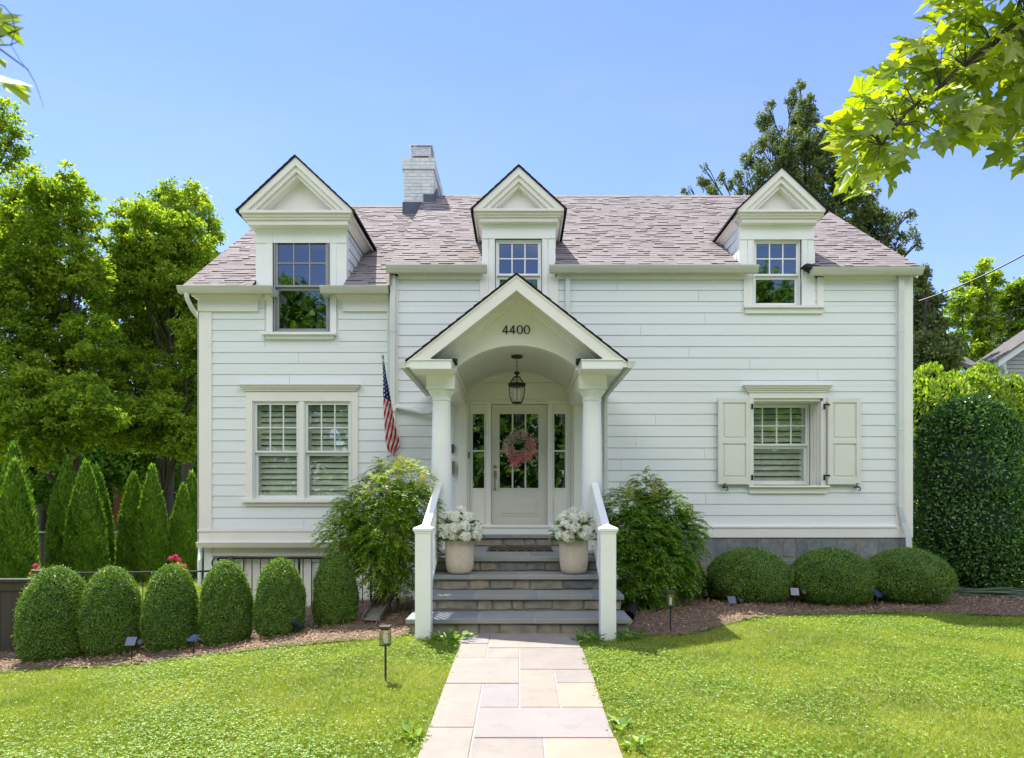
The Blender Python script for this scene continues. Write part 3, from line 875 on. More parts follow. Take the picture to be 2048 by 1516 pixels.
d2 = dormer(-.02, .60, -.26, 0, 6.82, 6.135, .745, 5.11, win=OP_W2, ylen=2.9, cor=.17)
d3 = dormer(4.20, .61, -.26, 0, 6.80, 6.12, .72, 5.08, win=OP_W3, ylen=2.9, cor=.17)
mb = MB()   # flashing where gutter meets the right dormer
mb.prism([(4.58, 5.25), (4.62, 5.27), (4.84, 5.23), (4.74, 5.16)], 'y', -.22, -.02)
mb.build('flashing', M['shingle_dark'], d3)

# --- downspouts
def spout(pts, wx=.035, wy=.03, name='downspout', straps=()):
    mb = MB()
    mb.tube(pts, .042, 4)
    for s in straps: mb.box(s[0]-.05, s[0]+.05, s[1]-.05, s[1]+.03, s[2]-.012, s[2]+.012)
    return mb.build(name, M['downspout'], house, bevel=.006)
def flatspout(x, y, z0, z1, w_=.075, d=.055):
    mb = MB()
    mb.box(x-w_/2, x+w_/2, y-d, y, z0, z1)
    for k in (.2, .5, .8):
        xr = x - w_/2 + w_*k
        mb.box(xr-.004, xr+.004, y-d-.004, y-d, z0, z1)
    z = z1-.9
    while z > z0+.3:
        mb.box(x-w_/2-.006, x+w_/2+.006, y-d-.007, y, z-.012, z+.012); z -= 1.6
    return mb
fm = flatspout(MX(1797), -.04, MZ(1015), 5.11, .09); 
fm.tube([(MX(1797), -.07, MZ(1014)), (MX(1803), -.09, MZ(1045)), (MX(1806), -.16, MZ(1070)), (MX(1805), -.2, MZ(1100))], .05, 4)
fm.build('downspout', M['downspout'], house, bevel=.003)
flatspout(MX(1135), -.03, 3.3, 5.12, .075).build('downspout', M['downspout'], house, bevel=.003)
flatspout(MX(1211), -.02, 1.0, 3.25, .06).build('downspout', M['downspout'], house, bevel=.003)
flatspout(WX(779.5), WY-.02, 1.2, 4.85, .06).build('downspout', M['downspout'], house, bevel=.003)
flatspout(MX(787.5), -.045, 1.0, 5.12, .085).build('downspout', M['downspout'], house, bevel=.003)
# left corner: elbow under the gutter, pipe round the side, flared foot
x = -5.385
mb = MB()
mb.tube([(-5.42, -.1, 4.83), (-5.42, -.09, 4.74), (-5.40, .05, 4.60), (x, .30, 4.50), (x, .33, 4.4), (x, .33, .72), (x, .30, .60), (x+.07, .12, .45), (x+.09, .10, .05)], .038, 8)
mb.build('downspout', M['downspout'], house, smooth=True)

# --- basement wall of the wing, stone base of the main block
mb = MB(); mo = MB()
brick_block(mb, -5.25, -4.95, .35, .9, -1.4, .66, mo)
mb.build('brick_pier', M['brick_white'], house, bevel=.004); mo.build('brick_pier', M['mortar_white'], house)
mb = MB()
mb.box(-4.95, -2.09, .55, .7, -1.4, .70)
for a, b, c, d in ((-4.78, -4.74, -1.4, .5), (-3.65, -3.58, -1.4, .50), (-3.58, -2.35, .40, .50), (-2.42, -2.35, -1.4, .40)):
    mb.box(a, b, .50, .55, c, d)
mb.box(-3.5, -2.97, .525, .55, -1.3, .38); mb.box(-2.93, -2.46, .525, .55, -1.3, .38)
for zz in (-.9, -.35, .1): mb.box(-4.9, -3.7, .54, .55, zz, zz+.01)
mb.build('basement_wall', M['trim'], house, bevel=.003)
mb = MB(); mb.box(-5.3, -2.1, .3, .56, .52, .665)
mb.build('trim_board', M['trim'], house)

def stones(mb, x0, x1, z0, z1, y, rows, wmin=.14, wmax=.34, gap=.011, out=.03):
    hs = [random.uniform(.75, 1.25) for _ in range(rows)]; s = sum(hs); z = z0
    for h in hs:
        hh = h/s*(z1-z0); x = x0
        while x < x1 - .03:
            wd = random.uniform(wmin, wmax)
            if x + wd > x1 - .08: wd = x1 - x
            j = lambda a=.018: random.uniform(-a, a)
            a, b, c, d = x+gap/2, x+wd-gap/2, z+gap/2, z+hh-gap/2
            o_ = out*random.uniform(.3, 1)
            q = [(a+abs(j()), c+abs(j(.02))), (b-abs(j()), c+abs(j(.02))), (b-abs(j()), d-abs(j(.02))), (a+abs(j()), d-abs(j(.02)))]
            if random.random() < .5: q.insert(1, ((a+b)/2+j(.05), c))
            if random.random() < .5: q.insert(-1, ((a+b)/2+j(.05), d))
            n = len(q); cxs = sum(p[0] for p in q)/n; czs = sum(p[1] for p in q)/n
            mid = [(cxs + (p[0]-cxs)*.90, czs + (p[1]-czs)*.84) for p in q]
            vs_ = [(p[0], y+.02, p[1]) for p in q] + [(p[0], y-o_*.5, p[1]) for p in q] + [(p[0], y-o_+j(.004), p[1]) for p in mid]
            fs = [(i, (i+1) % n, n+(i+1) % n, n+i) for i in range(n)] + [(n+i, n+(i+1) % n, 2*n+(i+1) % n, 2*n+i) for i in range(n)] + [tuple(range(2*n, 3*n))]
            mb.add(vs_, fs)
            x += wd
        z += hh
mb = MB(); stones(mb, 1.2, 6.36, .50, .838, -.01, 1, .14, .36, gap=.008, out=.022)
stones(mb, 1.2, 3.35, -.1, .50, -.01, 3, .12, .36, gap=.008, out=.022)
stones(mb, 3.6+.45, 6.36, -.1, .50, -.01, 3, .12, .36, gap=.008, out=.022)
fnd = mb.build('foundation', M['foundation'], house)
mb = MB(); mb.box(1.2, 6.38, -.02, -.001, -.6, .84); mb.build('mortar', M['mortar'], fnd)
mb = MB(); mb.box(3.4, 4.0, -.04, -.021, .12, .44); mb.box(3.44, 3.96, -.046, -.04, .16, .40)
for k in range(6): mb.box(3.46, 3.94, -.055, -.046, .18+.035*k, .195+.035*k)
mb.build('vent', M['greyframe'], fnd)

# --- entry: door, sidelights, surround
ent = MB()
x0, x1, z0, z1 = OP_DOOR
ent.box(MX(917), x0, -.05, 0, .9, z1+.0); ent.box(x1, MX(1163), -.05, 0, .9, z1)
ent.box(MX(913), x0+.004, -.062, 0, .9, 1.02); ent.box(x1-.004, MX(1167), -.062, 0, .9, 1.02)
ent.box(MX(913), MX(1167), -.055, 0, z1, z1+.02)
ent.box(-.95, .87, -.03, 0, z1+.02, z1+.30)
ent.box(-.95, .87, -.035, 0, z1+.304, 3.72)
y = .07
ent.box(x0, x0+.035, -.02, .12, .9, z1); ent.box(x1-.035, x1, -.02, .12, .9, z1); ent.box(x0+.035, x1-.035, -.02, .12, z1-.04, z1)
m0, m1, m2, m3 = MX(972), MX(982), MX(1095), MX(1105)
ent.box(m0, m1, .0, .12, .9, z1-.04); ent.box(m2, m3, .0, .12, .9, z1-.04)
surr = ent.build('door_surround', M['doorframe'], house, bevel=.003)
def lite_panel(mb, xa, xb, z0, z1, y, g, cols, rows, d=.045):
    """slab with a glazed opening g=(x0,x1,z0,z1) and a raised panel below"""
    backing(mb, xa, xb, z0, z1, y, y+d, [g])
    for i in range(1, cols):
        x = g[0] + (g[1]-g[0])*i/cols; mb.box(x-.013, x+.013, y-.004, y+d-.01, g[2], g[3])
    for j in range(1, rows):
        z = g[2] + (g[3]-g[2])*j/rows
        for i in range(cols):
            xa_ = g[0] + (g[1]-g[0])*i/cols + (.013 if i else 0); xb_ = g[0] + (g[1]-g[0])*(i+1)/cols - (.013 if i < cols-1 else 0)
            mb.box(xa_, xb_, y-.004, y+d-.01, z-.011, z+.011)
    for s_ in ((g[0]-.02, g[0]), (g[1], g[1]+.02)): mb.box(s_[0], s_[1], y-.008, y, g[2]-.02, g[3]+.02)
    mb.box(g[0], g[1], y-.008, y, g[3], g[3]+.02); mb.box(g[0], g[1], y-.008, y, g[2]-.02, g[2])
gz0, gz1 = MZ(976), MZ(827)
for xa, xb, gx in ((x0+.037, m0-.001, (MX(945), MX(970))), (m3+.001, x1-.037, (MX(1106.5), MX(1131)))):
    s_ = MB(); gg = (gx[0], gx[1], gz0, gz1)
    gg = (max(gg[0], xa+.03), min(gg[1], xb-.03), gz0, gz1)
    lite_panel(s_, xa, xb, .92, z1-.041, .045, gg, 1, 2)
    s_.box(gg[0]-.01, gg[1]+.01, .035, .045, MZ(1055), MZ(1000))
    sl = s_.build('sidelight', M['doorframe'], house, bevel=.002)
    p = MB(); pane(p, gg, .07); p.build('pane', M['pane_dark'], sl)
s_ = MB(); gg = (MX(999), MX(1077), gz0, gz1)
lite_panel(s_, m1+.003, m2-.003, .935, z1-.045, .05, gg, 3, 2)
s_.box(MX(1000), MX(1077), .042, .05, MZ(1032), MZ(998)); s_.box(MX(1006), MX(1071), .034, .042, MZ(1027), MZ(1003))
door = s_.build('door', M['door'], house, bevel=.003)
p = MB(); pane(p, gg, .075); p.build('pane', M['pane_dark'], door)
h = MB()
h.lathe([(.028, 0), (.03, .01), (.02, .022)], n=16); 
hv = [(MX(990)+v[0], .05 - v[2], MZ(933)+v[1]) for v in h.v]; h.v = hv
h2 = MB(); h2.box(MX(990)-.024, MX(990)+.024, .036, .05, MZ(957), MZ(941))
h2.tube([(MX(990), .04, MZ(952)), (MX(990), -.01, MZ(955)), (MX(990), -.03, MZ(964)), (MX(990), -.012, MZ(974)), (MX(990), .045, MZ(977))], .011, 8)
h2.lathe([(.0, 0), (.02, .01), (.02, .02), (0, .03)], MX(990), .03, 10, MZ(981))
n0 = len(h2.v); h2.v += h.v; h2.f += [[i+n0 for i in f] for f in h.f]; h2.m += [0]*len(h.f)
h2.build('handle', M['brass'], door, smooth=True)
r = MB(); r.box(x0, x1, .121, .13, .9, .93)
r.add([(x0,.13,.9),(x1,.13,.9),(x1,.13,z1),(x0,.13,z1),(x0-.5,3.2,.9),(x1+.5,3.2,.9),(x1+.5,3.2,z1),(x0-.5,3.2,z1)], [(4,5,6,7),(0,1,5,4),(1,2,6,5),(2,3,7,6),(3,0,4,7)])
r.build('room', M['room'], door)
s_ = MB(); s_.box(x0, x1, -.02, .045, .9, .921); s_.build('threshold', M['black'], door)
mb = MB(); mb.box(MX(938.5)-.012, MX(938.5)+.008, -.035, -.0205, MZ(917), MZ(904)); mb.build('hinge', M['iron'], surr)
# small plate and mailbox on the porch wall
mb = MB(); mb.box(MX(901), MX(909), -.05, -.026, MZ(906), MZ(889)); tag(mb.build('house_plaque', M['flashing'], None, bevel=.003), 'small dark blue plate on the wall behind the left porch column', 'plaque')
mb = MB(); mb.box(MX(901), MX(910), -.10, -.026, MZ(948), MZ(925)); mb.box(MX(901), MX(911), -.108, -.026, MZ(925), MZ(923)); tag(mb.build('mailbox', M['brass'], None, bevel=.003), 'small metal wall box behind the left porch column below the blue plate', 'mailbox')

# --- portico
PC = -.045
GY, TY = -2.46, -1.96            # gable front plane, tympanum plane
za, ze, ghw = 4.355, 3.235, 1.42
m = (za-ze)/ghw
r = MB()
for sg in (-1, 1):
    n = 13
    r.prism([(PC, za-.012), (PC, za+.004), (PC+sg*ghw, ze+.004), (PC+sg*ghw, ze-.012)], 'y', GY-.010, -.03)
    for i in range(n):
        u0, u1 = ghw*i/n, ghw*(i+1)/n; y = GY - .03
        hh = .006 + .006*random.random()
        r.prism([(PC+sg*u0, za+.0045-m*u0), (PC+sg*u0, za+.007-m*u0), (PC+sg*(u1+.004), za+.005-m*u1+hh), (PC+sg*(u1+.004), za+.0045-m*u1)], 'y', y-random.uniform(0, .012), -.03)
r.build('porch_roof', M['shingle_dark'], house)
g = MB()
def chev2(t0, t1, y0, y1, zb):
    zo, zi = za - t0, za - t1
    g.prism([(PC-(zo-zb)/m, zb), (PC, zo), (PC+(zo-zb)/m, zb), (PC+(zi-zb)/m, zb), (PC, zi), (PC-(zi-zb)/m, zb)], 'y', y0, y1)
chev2(.014, .21, GY, GY+.035, 3.16)
chev2(.014, .045, GY-.012, GY, 3.22)
chev2(.032, .15, GY+.035, -.03, 3.2)        # boarded soffit under the roof
chev2(.15, .235, TY-.06, TY, 3.16)
chev2(.15, .19, TY-.09, TY-.06, 3.16)
g.build('rake_board', M['trim'], house, bevel=.003)
# tympanum with arched opening
AH, AZ0, AZ1 = .835, 3.235, 3.555
Rr = (AH**2 + (AZ1-AZ0)**2) / (2*(AZ1-AZ0)); zc = AZ1 - Rr
def arch(x): return zc + math.sqrt(max(0, Rr*Rr - x*x))
K = 48; vs_ = []; fs = []
xs = [-1.27] + [-AH + 2*AH*i/K for i in range(K+1)] + [1.27]
for y in (TY, TY+.1):
    for x in xs:
        lo = arch(x) if abs(x) <= AH+1e-6 else 3.0
        if abs(abs(x)-1.27) < 1e-6: lo = AZ0
        vs_.append((PC+x, y, lo)); vs_.append((PC+x, y, za-.03-m*abs(x)))
n = len(xs)
for i in range(n-1):
    a = 2*i; fs.append((a, a+2, a+3, a+1)); b = a+2*n; fs.append((b, b+1, b+3, b+2)); fs.append((a, b, b+2, a+2))
g = MB(); g.add(vs_, fs); tym = g.build('tympanum', M['trim'], house)
# barrel vault with beadboard grooves
g = MB(); nb = 46
for i in range(nb):
    a0 = -AH + 2*AH*i/nb; a1 = -AH + 2*AH*(i+1)/nb - .006
    g.add([(PC+a0, TY+.1, arch(a0)), (PC+a1, TY+.1, arch(a1)), (PC+a1, -.03, arch(a1)), (PC+a0, -.03, arch(a0)),
           (PC+a0, TY+.1, arch(a0)+.012), (PC+a1, TY+.1, arch(a1)+.012), (PC+a1, -.03, arch(a1)+.012), (PC+a0, -.03, arch(a0)+.012)],
          [(0, 3, 2, 1), (4, 5, 6, 7), (0, 4, 7, 3), (1, 2, 6, 5), (0, 1, 5, 4)])
g.add([(PC-AH, TY+.1, AZ0+.013), (PC+AH, TY+.1, AZ0+.013), (PC+AH, -.03, AZ0+.013), (PC-AH, -.03, AZ0+.013)], [])
kk = []
for i in range(nb+1):
    a0 = -AH + 2*AH*i/nb; kk += [(PC+a0, TY+.1, arch(a0)+.0125), (PC+a0, -.03, arch(a0)+.0125)]
g.add(kk, [(2*i, 2*i+1, 2*i+3, 2*i+2) for i in range(nb)])
g.build('vault_ceiling', M['doorframe'], house)
# beams, capitals, columns
for sg, bx0, bx1, ccx in ((-1, -1.26, -.88, -1.075), (1, .79, 1.165, .985)):
    g = MB()
    g.box(bx0, bx1, TY+.0-.06, -.03, 3.0, 3.235)
    g.box(bx0-.02, bx1+.02, TY-.08, -.05, 3.17, 3.195); g.box(bx0-.045, bx1+.03, TY-.105, -.05, 3.195, 3.235)
    g.build('beam', M['trim'], house, bevel=.004)
    g = MB()    # cornice return with its little shingled slope
    xa, xb = (PC-ghw+.04, -.86) if sg == -1 else (.77, PC+ghw-.04)
    g.box(xa+.02, xb-.02, GY+.0-.002, TY-.06, 3.14, 3.245)
    g.box(xa+.01, xb-.01, GY-.02, TY-.06, 3.245, 3.265)
    g.build('cornice_return', M['rail'], house, bevel=.003)
    g = MB()
    a, b = (-1.13, -.84) if sg == -1 else (.75, 1.04)
    g.prism([(GY-.03, 3.268), (TY-.06, 3.268), (TY-.06, 3.36)], 'x', a, b)
    g.build('return_roof', M['shingle_dark'], house)
    g = MB()
    cy = TY + .12
    g.box(ccx-.19, ccx+.19, cy-.19, cy+.19, 2.955, 2.999)
    g.lathe([(.128, .72), (.145, .735)], ccx, cy, 40)
    prof = [(.175, .735), (.185, .76), (.185, .79), (.165, .81), (.155, .82), (.152, .85)]
    for i in range(17):
        t_ = i/16; prof.append((.148 - .026*t_**1.7, .86 + 1.95*t_))
    prof += [(.136, 2.815), (.138, 2.83), (.124, 2.84), (.124, 2.86), (.14, 2.885), (.175, 2.93), (.182, 2.953)]
    g.lathe(prof, ccx, cy, 40)
    g.build('column', M['rail'], house, smooth=True)
    # gutter along the porch eave
    g = MB()
    ex = PC + sg*ghw
    q = [(ex, ze-.0), (ex+sg*.10, ze+.0), (ex+sg*.10, ze-.03), (ex+sg*.06, ze-.09), (ex, ze-.09)]
    g.prism(q, 'y', GY-.02, -.12)
    g.build('gutter', M['gutter'], house, bevel=.002)
# closing panel between beam and tympanum sides
g = MB()
for sg in (-1, 1):
    xb = PC + sg*(AH+.003); xe = PC + sg*(1.2)
    g.box(min(xb, xe), max(xb, xe), TY+.101, -.04, 3.2355, 3.27)
g.build('trim_board', M['doorframe'], house)
mb = MB(); mb.tube([(-1.34, -.25, 2.98), (-1.42, -.14, 2.90), (-1.55, -.10, 2.87), (MX(795), -.08, MZ(814)), (MX(790), -.08, MZ(825))], .045, 8)
mb.build('downspout', M['downspout'], house, smooth=True)
# house number
NUM = {'4': [[(.02,.30),(.52,1.0),(.60,1.0),(.60,.0),(.49,.0),(.49,.85),(.14,.36),(.14,.30)], [(.02,.22),(.74,.22),(.74,.30),(.02,.30)]]}
g = MB(); H = .115
def put4(x):
    for poly in ([(.0,.22),(.78,.22),(.78,.32),(.0,.32)], [(.0,.322),(.13,.322),(.455,.80),(.455,1.0)], [(.457,.0),(.61,.0),(.61,.218),(.457,.218)], [(.457,.322),(.61,.322),(.61,1.0),(.457,1.0)]):
        g.prism([(x+p[0]*H*.92, 3.705+p[1]*H) for p in poly], 'y', TY-.018, TY-.002)
def put0(x):
    n = 28
    for i in range(n):
        a0, a1 = 2*math.pi*i/n, 2*math.pi*(i+1)/n
        def o_(a): return (x + H*.38 + H*.38*math.cos(a), 3.705 + H*.5 + H*.51*math.sin(a))
        def i_(a): return (x + H*.38 + H*.23*math.cos(a), 3.705 + H*.5 + H*.445*math.sin(a))
        g.prism([o_(a0), o_(a1), i_(a1), i_(a0)], 'y', TY-.018, TY-.002)
nx = -.237
put4(nx); put4(nx+.095); put0(nx+.192); put0(nx+.287)
nm = g.build('house_number', M['iron'], house); nm['label'] = 'black house number 4400'
# ------------------------------------------------------------------ stone steps
steps = empty('stone_steps', (0, 0, 0))
tag(steps, 'stone steps with bluestone treads leading up to the front door', 'steps')
def tread(x0, x1, y0, y1, z, joints, parent, split=None):
    mb = MB(); jt = MB(); xs = [x0] + joints + [x1]
    for a, b in zip(xs[:-1], xs[1:]):
        mb.box(a + (.011 if a != x0 else 0), b - (.011 if b != x1 else 0), y0+random.uniform(-.004, .004), y1, z-.05, z+random.uniform(-.0015, .0015))
    jt.box(x0+.02, x1-.02, y0+.004, y1-.002, z-.047, z-.0025)
    o = mb.build('tread', M['blue'], parent, bevel=.006)
    jt.build('joint', M['joint'], o)
    return o
levels = [(.18, -3.87, -3.34), (.36, -3.34, -2.88), (.54, -2.88, -2.42), (.72, -2.42, -.02), (.90, -.32, .02)]
jn = [[-.62, .0, .62], [-.62, .05, .62], [-.48, .03, .55], [], [-.1]]
jn[0] = [-.45, .16]; jn[1] = [-.52, .22, .82]; jn[2] = [-.6, .0, .62]
for i, (z, y0, y1) in enumerate(levels):
    x0, x1 = (-1.23, 1.20) if i < 3 else ((-1.22, 1.19) if i == 3 else (-.98, .92))
    if i == 3:
        mb = MB(); jt = MB()
        ys = [-2.42, -2.12, -1.25, -.33]
        for j in range(3):
            xs = [[-1.22, -.62, .50, 1.19], [-1.22, -.66, .12, .7, 1.19], [-1.22, -.45, .35, 1.19]][j]
            for a, b in zip(xs[:-1], xs[1:]):
                mb.box(a+.009, b-.009, ys[j]+(.006 if j else 0), ys[j+1]-.006, z-.05, z)
        jt.box(x0+.02, x1-.02, y0+.006, y1, z-.047, z-.003)
        o = mb.build('landing', M['blue'], steps, bevel=.005); jt.build('joint', M['joint'], o)
    else:
        tread(x0, x1, y0, y1+.05, z, jn[i], steps)
    # riser of field stone below
    zb = z - .18 if i else -.12
    mb = MB(); stones(mb, x0+.04, x1-.04, zb, z-.052, y0+.055, 1, .14, .46, gap=.008, out=.022)
    if i < 4:   # side faces
        sb = MB(); stones(sb, y0+.06, 0, zb, z-.052, 0, 1, .2, .4, gap=.014, out=.02)
        n0 = len(mb.v); mb.v += [(x1-.045-v[1], v[0], v[2]) for v in sb.v]; mb.f += [[k+n0 for k in f] for f in sb.f]; mb.m += [0]*len(sb.f)
        n0 = len(mb.v); mb.v += [(x0+.045+v[1], v[0], v[2]) for v in sb.v]; mb.f += [[k+n0 for k in f][::-1] for f in sb.f]; mb.m += [0]*len(sb.f)
    o = mb.build('riser', M['stone'], steps)
    mo = MB(); mo.box(x0+.05, x1-.05, y0+.06, .0 if i < 4 else .06, zb, z-.051)
    mo.build('mortar', M['mortar'], o)

# railings
for sx, nx_, lab in ((-1, -1.017, 'white railing with square newel post up the left side of the front steps'), (1, .925, 'white railing with square newel post up the right side of the front steps')):
    r = empty('stair_railing', (nx_, -3.95, 0)); tag(r, lab, 'railing', 'railings of the front steps')
    def rel(mb):
        mb.v = [(a-nx_, b+3.95, c) for a, b, c in mb.v]; return mb
    zb = -.06; zt = 1.185
    mb = MB(); h = .082; cy = -3.98
    mb.box(nx_-h, nx_+h, cy-h, cy+h, zb, zt-.05)
    mb.box(nx_-h-.008, nx_+h+.008, cy-h-.008, cy+h+.008, zt-.075, zt-.05)
    mb.box(nx_-h-.02, nx_+h+.02, cy-h-.02, cy+h+.02, zt-.05, zt-.02)
    q = [(nx_-h-.02, cy-h-.02, zt-.02), (nx_+h+.02, cy-h-.02, zt-.02), (nx_+h+.02, cy+h+.02, zt-.02), (nx_-h-.02, cy+h+.02, zt-.02), (nx_, cy, zt+.025)]
    mb.add(q, [(0, 1, 4), (1, 2, 4), (2, 3, 4), (3, 0, 4)])
    rel(mb).build('newel_post', M['rail'], r, bevel=.004)
    xb_ = -1.09 if sx == -1 else 1.0
    y0, y1 = cy+h, -2.02; za_, zb_ = 1.13, 1.665
    def rail(mb, w_, z0a, z0b, hh):
        vs_ = [(nx_-w_, y0, z0a), (nx_+w_, y0, z0a), (nx_+w_, y0, z0a+hh), (nx_-w_, y0, z0a+hh), (xb_-w_, y1, z0b), (xb_+w_, y1, z0b), (xb_+w_, y1, z0b+hh), (xb_-w_, y1, z0b+hh)]
        mb.add(vs_, [(0,1,2,3), (7,6,5,4), (0,4,5,1), (1,5,6,2), (2,6,7,3), (3,7,4,0)])
    mb = MB(); rail(mb, .045, za_, zb_, .03); rail(mb, .028, za_-.045, zb_-.045, .044)
    rel(mb).build('handrail', M['rail'], r, bevel=.005)
    mb = MB(); rail(mb, .025, za_-.82, zb_-.82, .06); rel(mb).build('bottom_rail', M['rail'], r, bevel=.004)
    for k in range(14):
        t_ = (k+.7)/14.3; x = nx_ + (xb_-nx_)*t_; y = y0 + (y1-y0)*t_; zz = za_ + (zb_-za_)*t_
        mb = MB(); mb.box(x-.016, x+.016, y-.016, y+.016, zz-.775, zz-.04); rel(mb).build('baluster', M['rail'], r)

# door mat
mb = MB()
for i in range(64):
    x = -.47 + .94*i/63; mb.cur = random.choice((0, 0, 1)); 
    for j in range(5):
        mb.cur = 1 if (i//3 + j) % 3 == 0 else 0
        mb.box(x-.006, x+.006, -1.40+.16*j, -1.40+.16*j+.158, .722, .738+random.uniform(-.002, .002))
mb.cur = 0; mb.box(-.48, .48, -1.41, -.59, .7212, .728)
tag(mb.build('doormat', [surf('coir_dark', (.04, .032, .024), scale=60, rough=1, bump=1, bscale=200), surf('coir_brown', (.20, .145, .09), scale=60, rough=1, bump=1, bscale=200)]), 'brown woven doormat lying on the landing before the door', 'doormat')

# ------------------------------------------------------------------ ground
def axis(lo, hi, fine0, fine1, step):
    a = list(np.arange(fine0, fine1+1e-6, step)); s = step
    x = fine0
    L_ = []
    while x > lo: s *= 1.25; x -= s; L_.append(x)
    s = step; x = fine1; R_ = []
    while x < hi: s *= 1.25; x += s; R_.append(x)
    return np.array(L_[::-1] + a + R_)
def terrain(x, y):
    z = ground(x, y)
    # areaway in front of the wing's basement and under it
    s = np.clip((y + .75)/.12, 0, 1) * np.clip((x + 5.6)/.2, 0, 1) * np.clip((-1.3 - x)/.1, 0, 1) * np.clip((9.5 - y)/1, 0, 1)
    z = z*(1-s) + s*(-1.35)
    s = np.clip((y + .9)/3.0, 0, 1) * np.clip((-5.4 - x)/.5, 0, 1)
    return z - .12*s
ax_, ay_ = axis(-900, 900, -11, 11, .12), axis(-60, 1500, -8.5, 6, .12)
XX, YY = np.meshgrid(ax_, ay_); ZZ = terrain(XX, YY)
nx, ny = len(ax_), len(ay_)
idx = np.arange(nx*ny).reshape(ny, nx)
fc = np.stack([idx[:-1, :-1], idx[:-1, 1:], idx[1:, 1:], idx[1:, :-1]], -1).reshape(-1, 4)
tag(np_mesh('ground', np.stack([XX, YY, ZZ], -1).reshape(-1, 3), fc, M['lawn'], smooth=True), kind='structure')

for nm_, ya, yb, mm_, lift in (('sidewalk', -13.6, -11.9, 'concrete', .03), ('street', -24.5, -15.2, 'asphalt', .03)):  # unseen paving behind the viewer, added to bounce sunlight onto the facade
    xs_ = np.linspace(-60, 60, 61); ys_ = np.linspace(ya, yb, 4); X_, Y_ = np.meshgrid(xs_, ys_); Z_ = terrain(X_, Y_) + lift + .01
    id2 = np.arange(X_.size).reshape(X_.shape); f2 = np.stack([id2[:-1, :-1], id2[:-1, 1:], id2[1:, 1:], id2[1:, :-1]], -1).reshape(-1, 4)
    tag(np_mesh(nm_, np.stack([X_, Y_, Z_], -1).reshape(-1, 3), f2, M[mm_]), kind='structure')
def inpoly(px, py, poly):
    px = np.asarray(px); py = np.asarray(py); ins = np.zeros(px.shape, bool); n = len(poly)
    for i in range(n):
        x0, y0 = poly[i]; x1, y1 = poly[(i+1) % n]
        c = ((y0 > py) != (y1 > py)); t_ = (x1-x0)*(py-y0)/((y1-y0) if y1 != y0 else 1e-9) + x0
        ins ^= c & (px < t_)
    return ins
bedL_px = [(-60, 1356), (0, 1347), (120, 1340), (230, 1334), (350, 1322), (500, 1304), (600, 1292), (700, 1283), (790, 1279), (822, 1268)]
bedR_px = [(1262, 1266), (1300, 1274), (1345, 1274), (1400, 1266), (1440, 1254), (1500, 1240), (1560, 1234), (1650, 1231), (1750, 1229), (1900, 1229), (2100, 1236)]
bedL = [G(*p)[:2] for p in bedL_px]; bedR = [G(*p)[:2] for p in bedR_px]
bedL = bedL + [(-1.2, -3.6), (-1.2, -.6), (-5.2, -.78), (-6.0, -1.2), (-7.4, -2.0)]
bedR = bedR + [(9, -1.6), (6.6, -.05), (1.2, 0), (1.15, -3.75)]
def sheet(name, poly, lift, mat, step=.05, rough_=.012):
    P_ = np.array(poly); x0, y0 = P_.min(0); x1, y1 = P_.max(0)
    gx, gy = np.arange(x0-.1, x1+.1, step), np.arange(y0-.1, y1+.1, step)
    X, Y = np.meshgrid(gx, gy)
    Xj = X + rng.normal(size=X.shape)*step*.12; Yj = Y + rng.normal(size=X.shape)*step*.12
    Z = ground(Xj, Yj) + lift + rng.random(X.shape)*rough_ + .01*np.sin(Xj*5)*np.sin(Yj*6+1)
    id_ = np.arange(X.size).reshape(X.shape)
    f_ = np.stack([id_[:-1, :-1], id_[:-1, 1:], id_[1:, 1:], id_[1:, :-1]], -1).reshape(-1, 4)
    c_ = np.stack([X, Y], -1).reshape(-1, 2)[f_].mean(1)
    f_ = f_[inpoly(c_[:, 0], c_[:, 1], poly)]
    u, inv = np.unique(f_, return_inverse=True)
    V = np.stack([Xj, Yj, Z], -1).reshape(-1, 3)[u]
    return np_mesh(name, V, inv.reshape(f_.shape), mat, smooth=False)
for poly in (bedL, bedR):
    tag(sheet('planting_bed', poly, .010, M['mulch']), kind='structure')
# mulch chips
def chips(poly, n):
    P_ = np.array(poly); x0, y0 = P_.min(0); x1, y1 = P_.max(0)
    p = rng.random((n*3, 2))*[x1-x0, y1-y0] + [x0, y0]
    p = p[inpoly(p[:, 0], p[:, 1], poly)][:n]
    c = np.column_stack([p, ground(p[:, 0], p[:, 1]) + .036 + rng.random(len(p))*.012])
    a = rnd_dir(len(p)); a[:, 2] *= .25
    nr = rnd_dir(len(p))*.35; nr[:, 2] = 1
    return leaf_geo(c, a, nr, rng.uniform(.018, .055, len(p)), rng.uniform(.006, .016, len(p)), .1)
v, f = merge_geo(chips(bedL, 30000), chips(bedR, 34000))
tag(np_mesh('mulch_chips', v, f, M['chip']), kind='stuff')

